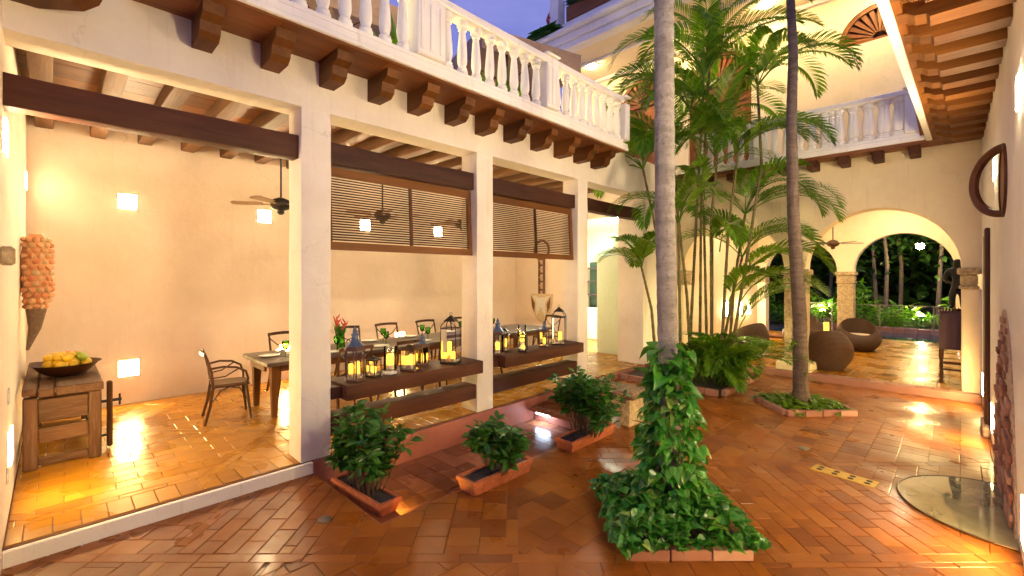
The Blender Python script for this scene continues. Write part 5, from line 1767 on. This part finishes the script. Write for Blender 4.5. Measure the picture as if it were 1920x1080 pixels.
B('base', M['iron'], o, -2.13, -1.97, 12.52, 12.68, lz, lz + .015)
for x in (-2.12, -1.98):
    for y in (12.53, 12.67): B('post', M['iron'], o, x - .007, x + .007, y - .007, y + .007, lz + .016, lz + .25)
MB().lathe([(.125, .2505), (.125, .262), (.05, .30), (.02, .31)], (-2.05, 12.6, lz), 4, PI / 4).build('roof', M['iron'], o)
MB().lathe([(.055, .016), (.055, .20), (.045, .21)], (-2.05, 12.6, lz), 16).build('candle', M['candle'], o)
lt = E('coffee_table', 'low wooden table with books behind the areca leaves in the gallery', 'table', (-3.0, 12.3, FZ))
B('top', M['mid_x'], lt, -3.5, -2.6, 11.95, 12.55, FZ + .36, FZ + .41, c=.01)
for x in (-3.44, -2.66):
    for y in (12.0, 12.5): B('leg', M['mid_z'], lt, x - .03, x + .03, y - .03, y + .03, FZ, FZ + .359)
# cabinet with spindle gallery and statue
cb_ = E('desk_cabinet', 'dark purple cabinet on turned legs with a spiked gallery beside the right pier', 'cabinet', (.08, 10.85, FZ))
B('case', M['purple_wood'], cb_, -.13, .32, 10.66, 11.05, .70, 1.36, c=.012)
B('front_panel', M['purple_wood'], cb_, -.10, .29, 10.648, 10.659, .74, 1.32, c=.004)
for x in (-.10, .29):
    for y in (10.69, 11.02):
        MB().lathe([(.022, 0), (.03, .03), (.018, .06), (.03, .12), (.018, .20), (.026, .30), (.018, .36), (.032, .44), (.03, .579)], (x, y, FZ), 10).build('leg', M['dark_z'], cb_, smooth=True)
for z in (.34, .46): B('stretcher', M['dark_x'], cb_, -.077, .267, 10.68, 10.70, z, z + .03)
B('stretcher', M['dark_x'], cb_, -.077, .267, 11.01, 11.03, .4, .43)
for k in range(12):
    x = -.115 + k * .038
    MB().lathe([(.010, 0), (.013, .015), (.006, .03), (.009, .045), (.001, .062)], (x, 10.69, 1.3605), 6).build('spindle', M['dark_z'], cb_)
st = E('carved_statue', 'tall dark carved wooden figure standing on the cabinet', 'statue', (.10, 10.86, 1.36))
me = bpy.data.meshes.new('figure')
b = bmesh.new()
sl_ = b.verts.layers.skin.verify()
P = {}
def sv(n, x, y, z, r):
    v = b.verts.new((x, y, z)); v[sl_].radius = (r, r); P[n] = v
    return v
for n, x, y, z, r in (('hip', 0, 0, .40, .06), ('waist', 0, .0, .50, .05), ('chest', 0, -.01, .60, .075), ('neck', 0, -.01, .68, .035), ('head', 0, -.025, .75, .055), ('crown', .0, -.02, .82, .045),
                      ('kl', -.055, -.03, .24, .045), ('fl', -.06, .0, .06, .035), ('tl', -.06, -.06, .02, .03), ('kr', .055, -.02, .24, .045), ('fr', .06, .01, .06, .035), ('tr', .06, -.05, .02, .03),
                      ('sl', -.10, -.01, .62, .04), ('el', -.14, -.02, .48, .032), ('hl', -.08, -.08, .42, .028), ('sr', .10, -.01, .62, .04), ('er', .15, -.03, .52, .032), ('hr', .10, -.10, .60, .028)):
    sv(n, x, y, z, r)
for a, c in (('hip', 'waist'), ('waist', 'chest'), ('chest', 'neck'), ('neck', 'head'), ('head', 'crown'), ('hip', 'kl'), ('kl', 'fl'), ('fl', 'tl'), ('hip', 'kr'), ('kr', 'fr'), ('fr', 'tr'), ('chest', 'sl'), ('sl', 'el'), ('el', 'hl'), ('chest', 'sr'), ('sr', 'er'), ('er', 'hr')):
    b.edges.new((P[a], P[c]))
P['hip'][sl_].use_root = True
b.to_mesh(me); b.free()
me.materials.append(M['black'])
fo = bpy.data.objects.new('figure', me); COL.objects.link(fo); fo.parent = st
fo.scale = (1.15, 1.15, 1.05); fo.location = (0, 0, .03); WL[fo] = WL[st]
md = fo.modifiers.new('skin', 'SKIN'); md.use_smooth_shade = True
md = fo.modifiers.new('sub', 'SUBSURF'); md.levels = 1; md.render_levels = 2
MB().lathe([(.10, 0), (.10, .02), (.08, .03)], (.10, 10.86, 1.3605), 16).build('base', M['dark_x'], st)

# ================================================================== GARDEN
rg_ = random.Random(9)
for i, (x, y) in enumerate(((-3.0, 24), (-2.3, 25.5), (-1.95, 24.6), (-1.55, 26), (-.35, 25), (.9, 26), (-5.5, 25), (-4.3, 27))):
    o = E('garden_tree', ('slender garden tree in the dark beyond the pool, ' + ('first', 'second', 'third', 'fourth', 'fifth', 'sixth', 'trunk left of the first', 'trunk just left of the first')[i] + (' trunk counted from the left' if i < 6 else ' trunk')), 'tree', (x, y, 0), 'slender trees in the dark garden')
    MB().tube([(x, y, -.05), (x + rg_.uniform(-.2, .2), y, 2.5), (x + rg_.uniform(-.4, .4), y, 6)], [.09, .07, .05], 8).build('trunk', M['trunk_dark'], o, smooth=True)
    mb = MB()
    for k in range(380):
        p = Vector((x + rg_.gauss(0, 1.3), y + rg_.gauss(.6, .8), 4.6 + rg_.gauss(0, 1.1)))
        a2 = rg_.uniform(0, 6.3); e = rg_.uniform(-.6, .6)
        v_, f_ = leafquad(rg_.uniform(.22, .4), .16, .2, .3)
        Rm = orient((math.cos(a2) * math.cos(e), math.sin(a2) * math.cos(e), math.sin(e)), rg_.uniform(-1, 1))
        mb.add([p + Rm @ Vector(q) for q in v_], f_)
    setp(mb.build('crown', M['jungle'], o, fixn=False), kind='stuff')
hd = MB()
for k in range(4200):
    x = rg_.uniform(-9, 4)
    p = Vector((x, rg_.uniform(20.9, 22.4), rg_.uniform(0, 1.0) ** 1.2 * 1.45 * (.75 + .35 * math.sin(x * 1.7) + .2 * math.sin(x * 4.1))))
    a2 = rg_.uniform(0, 6.3); e = rg_.uniform(-.3, 1.2)
    v_, f_ = leafquad(rg_.uniform(.18, .42), .07, .2, .5)
    Rm = orient((math.cos(a2) * math.cos(e), math.sin(a2) * math.cos(e), math.sin(e)), rg_.uniform(-1, 1))
    hd.add([p + Rm @ Vector(q) for q in v_], f_)
setp(hd.build('undergrowth', M['frond'], None, fixn=False), kind='stuff', label='low leafy undergrowth behind the garden pool', cat='undergrowth')
fw_ = MB()
for k in range(5200):
    p = Vector((rg_.uniform(-14, 9), rg_.uniform(28, 31), rg_.uniform(0, 9)))
    a2 = rg_.uniform(0, 6.3); e = rg_.uniform(-.8, .6)
    v_, f_ = leafquad(rg_.uniform(.5, 1.0), .45, .2, .3)
    Rm = orient((math.cos(a2) * math.cos(e), math.sin(a2) * math.cos(e), math.sin(e)), rg_.uniform(-1, 1))
    fw_.add([p + Rm @ Vector(q) for q in v_], f_)
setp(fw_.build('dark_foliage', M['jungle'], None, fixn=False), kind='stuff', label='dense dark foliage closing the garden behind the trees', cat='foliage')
gw = setp(B('garden_wall', M['old_brick'], None, -16, 10, 31.5, 31.8, -.05, 9), 'tall garden wall lost in the dark behind the foliage', 'wall')
for x, y, z, lb in ((-.72, 21.6, .55, 'bright garden floodlight among leaves beyond the pool'), (-3.6, 21.3, .6, 'garden floodlight left of the stone column')):
    o = E('floodlight', lb, 'floodlight', (x, y, 0), 'garden floodlights')
    MB().tube([(x, y, -.05), (x, y, z - .08)], .02, 6).build('post', M['iron'], o)
    MB().lathe([(.04, -.08), (.09, -.03), (.09, 0)], (x, y, z), 12).build('housing', M['iron'], o)
    MB().lathe([(.085, .002), (.085, .02), (.03, .05)], (x, y, z), 12).build('lamp_glass', M['flood'], o)
o = E('hanging_lamp', 'small lit lamp hanging in the garden trees', 'lamp', (-.81, 23.4, 3.1))
MB().tube([(-.81, 23.4, 6.5), (-.81, 23.4, 3.28)], .008, 5).build('cable', M['iron'], o)
MB().lathe([(.03, .18), (.14, .12), (.16, .10)], (-.81, 23.4, 3.1), 14).build('shade', M['bronze'], o)
MB().lathe([(.02, -.10), (.11, -.06), (.13, .05), (.10, .098)], (-.81, 23.4, 3.1), 14).build('lamp_glass', M['uplight'], o, smooth=True)
gf = E('glass_fence', 'clear glass fence with steel top rail beside the garden pool', 'fence', (-1, 17.6, 0))
for k in range(4):
    x = -3.9 + k * 1.2
    B('glass_panel', M['glass'], gf, x, x + 1.16, 17.60, 17.612, .02, 1.05)
    B('post', M['steel'], gf, x - .035, x - .005, 17.59, 17.62, -.03, 1.06)
B('top_rail', M['steel'], gf, -3.9, .9, 17.59, 17.62, 1.061, 1.085)

# ================================================================== ROOF TERRACE
def umbrella(c, R, ztop, zedge, label, open_=True, rot=0.0):
    o = E('terrace_umbrella', label, 'umbrella', (c[0], c[1], 4.3), 'tan umbrellas on the roof terrace')
    MB().tube([(c[0], c[1], 4.3), (c[0], c[1], ztop)], .03, 8).build('pole', M['dark_z'], o)
    n = 4
    cn_ = [(c[0] + R * math.cos(rot + 2 * PI * k / n), c[1] + R * math.sin(rot + 2 * PI * k / n), zedge) for k in range(n)]
    ap = (c[0], c[1], ztop)
    for k in range(n):
        a, b_ = cn_[k], cn_[(k + 1) % n]
        vs = []; fs = []
        m = 8
        for i in range(m + 1):
            for j in range(m + 1):
                t = i / m
                e0 = Vector(a).lerp(Vector(b_), j / m); e0.z += .0
                p = Vector(ap).lerp(e0, t); p.z -= .10 * math.sin(PI * t) * 1
                vs.append(p)
        for i in range(m):
            for j in range(m): fs.append((i * (m + 1) + j, i * (m + 1) + j + 1, (i + 1) * (m + 1) + j + 1, (i + 1) * (m + 1) + j))
        mb = MB().add(vs, fs)
        q = [a, b_, (b_[0], b_[1], zedge - .42), (a[0], a[1], zedge - .42)]
        mb.add(q, [(0, 1, 2, 3)])
        mb.build('canopy_panel', M['canvas'], o, fixn=False)
        MB().tube([(c[0], c[1], ztop - .03), (cn_[k][0], cn_[k][1], zedge - .01)], .012, 5).build('rib', M['dark_z'], o)
        MB().tube([(c[0], c[1], ztop - .9), tuple((Vector(ap) + Vector(cn_[k])) / 2 - Vector((0, 0, .13)))], .012, 5).build('strut', M['dark_z'], o)
    return o
umbrella((-7.1, 7.1), 1.66, 7.15, 6.68, 'square tan terrace umbrella whose edge shows above the balustrade', rot=.5)
umbrella((-7.6, 3.2), 2.0, 6.9, 6.15, 'square tan terrace umbrella seen between the balusters above the dining bays', rot=.75)
for x, y, lb in ((-5.6, 3.6, 'potted leafy plant behind the balustrade near the fluted post'), (-6.0, 5.6, 'potted plant on the terrace behind the farther balusters')):
    o = E('terrace_plant', lb, 'plant', (x, y, 4.3), 'plants on the roof terrace')
    MB().lathe([(.14, 0), (.2, .35), (.21, .38), (.18, .38)], (x, y, 4.301), 16).build('pot', M['terracotta'], o)
    mb = MB()
    for k in range(160):
        a2 = rp.uniform(0, 6.3); e = rp.uniform(.1, 1.4)
        v_, f_ = leafquad(rp.uniform(.3, .6), .06, .3, .6)
        Rm = orient((math.cos(a2) * math.cos(e), math.sin(a2) * math.cos(e), math.sin(e)))
        mb.add([Vector((x + rp.uniform(-.08, .08), y + rp.uniform(-.08, .08), 4.66 + rp.uniform(0, .5))) + Rm @ Vector(q) for q in v_], f_)
    setp(mb.build('leaves', M['frond_light'], o, fixn=False), kind='stuff')
for x, y, lb in ((-5.0, 2.45, 'lit glass lamp on the terrace floor left of the fluted post'), (-5.2, 5.2, 'lit glass lamp on the terrace floor under the far umbrella')):
    o = E('terrace_lamp', lb, 'lamp', (x, y, 4.3), 'floor lamps on the roof terrace')
    MB().lathe([(.06, 0), (.06, .02)], (x, y, 4.301), 14).build('base', M['iron'], o)
    MB().lathe([(.05, .021), (.055, .12), (.03, .16)], (x, y, 4.301), 14).build('lamp_glass', M['uplight'], o)
# planter, lamp and lattice on the far roof
o = E('roof_planter', 'long brown planter box with plants on the far roof edge', 'planter', (-6.6, 9.95, 8.85))
B('box', M['mid_x'], o, -7.45, -5.5, 9.72, 10.1, 8.851, 9.25, c=.02)
mb = MB()
for k in range(420):
    a2 = rp.uniform(0, 6.3); e = rp.uniform(0, 1.2)
    v_, f_ = leafquad(rp.uniform(.15, .3), .10, .3, .4)
    Rm = orient((math.cos(a2) * math.cos(e), math.sin(a2) * math.cos(e), math.sin(e)))
    mb.add([Vector((rp.uniform(-7.4, -5.55), rp.uniform(9.75, 10.05), 9.26 + rp.uniform(0, .25))) + Rm @ Vector(q) for q in v_], f_)
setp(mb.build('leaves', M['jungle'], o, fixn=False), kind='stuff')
mb = MB()
for k in range(220):
    a2 = rp.uniform(0, 6.3); e = rp.uniform(0, 1.2)
    v_, f_ = leafquad(rp.uniform(.12, .22), .08, .3, .4)
    Rm = orient((math.cos(a2) * math.cos(e), math.sin(a2) * math.cos(e), math.sin(e)))
    mb.add([Vector((rp.uniform(-8.6, -7.5), rp.uniform(9.45, 9.62), 8.53 + rp.uniform(0, .12))) + Rm @ Vector(q) for q in v_], f_)
setp(mb.build('trailing_plant', M['shrub'], None, fixn=False), 'green trailing plant on the far cornice below the lattice', 'plant')
o = E('roof_lamp', 'red flame shaped glass lamp on the far roof corner', 'lamp', (-8.05, 9.8, 9.0))
MB().lathe([(.05, .0), (.10, .05), (.13, .15), (.08, .30), (.01, .42)], (-8.05, 9.8, 9.02), 14).build('glass', M['redlamp'], o, smooth=True)
MB().lathe([(.05, 0), (.03, .19)], (-8.05, 9.8, 8.83), 10).build('foot', M['iron'], o)
o = E('lattice_fence', 'white lattice fence panel at the end of the far roof', 'fence', (-8.5, 9.85, 8.52))
B('rail', M['white_paint'], o, -9.1, -7.95, 9.83, 9.87, 8.95, 9.0)
for k in range(9):
    for s in (-1, 1):
        x = -9.05 + k * .13
        MB().tube([(x, 9.85 + s * .006, 8.54), (x + s * .12 + (0 if s > 0 else .12), 9.85 + s * .006, 8.949)] if s > 0 else [(x + .12, 9.844, 8.54), (x, 9.844, 8.949)], .010, 4).build('slat', M['white_paint'], o)
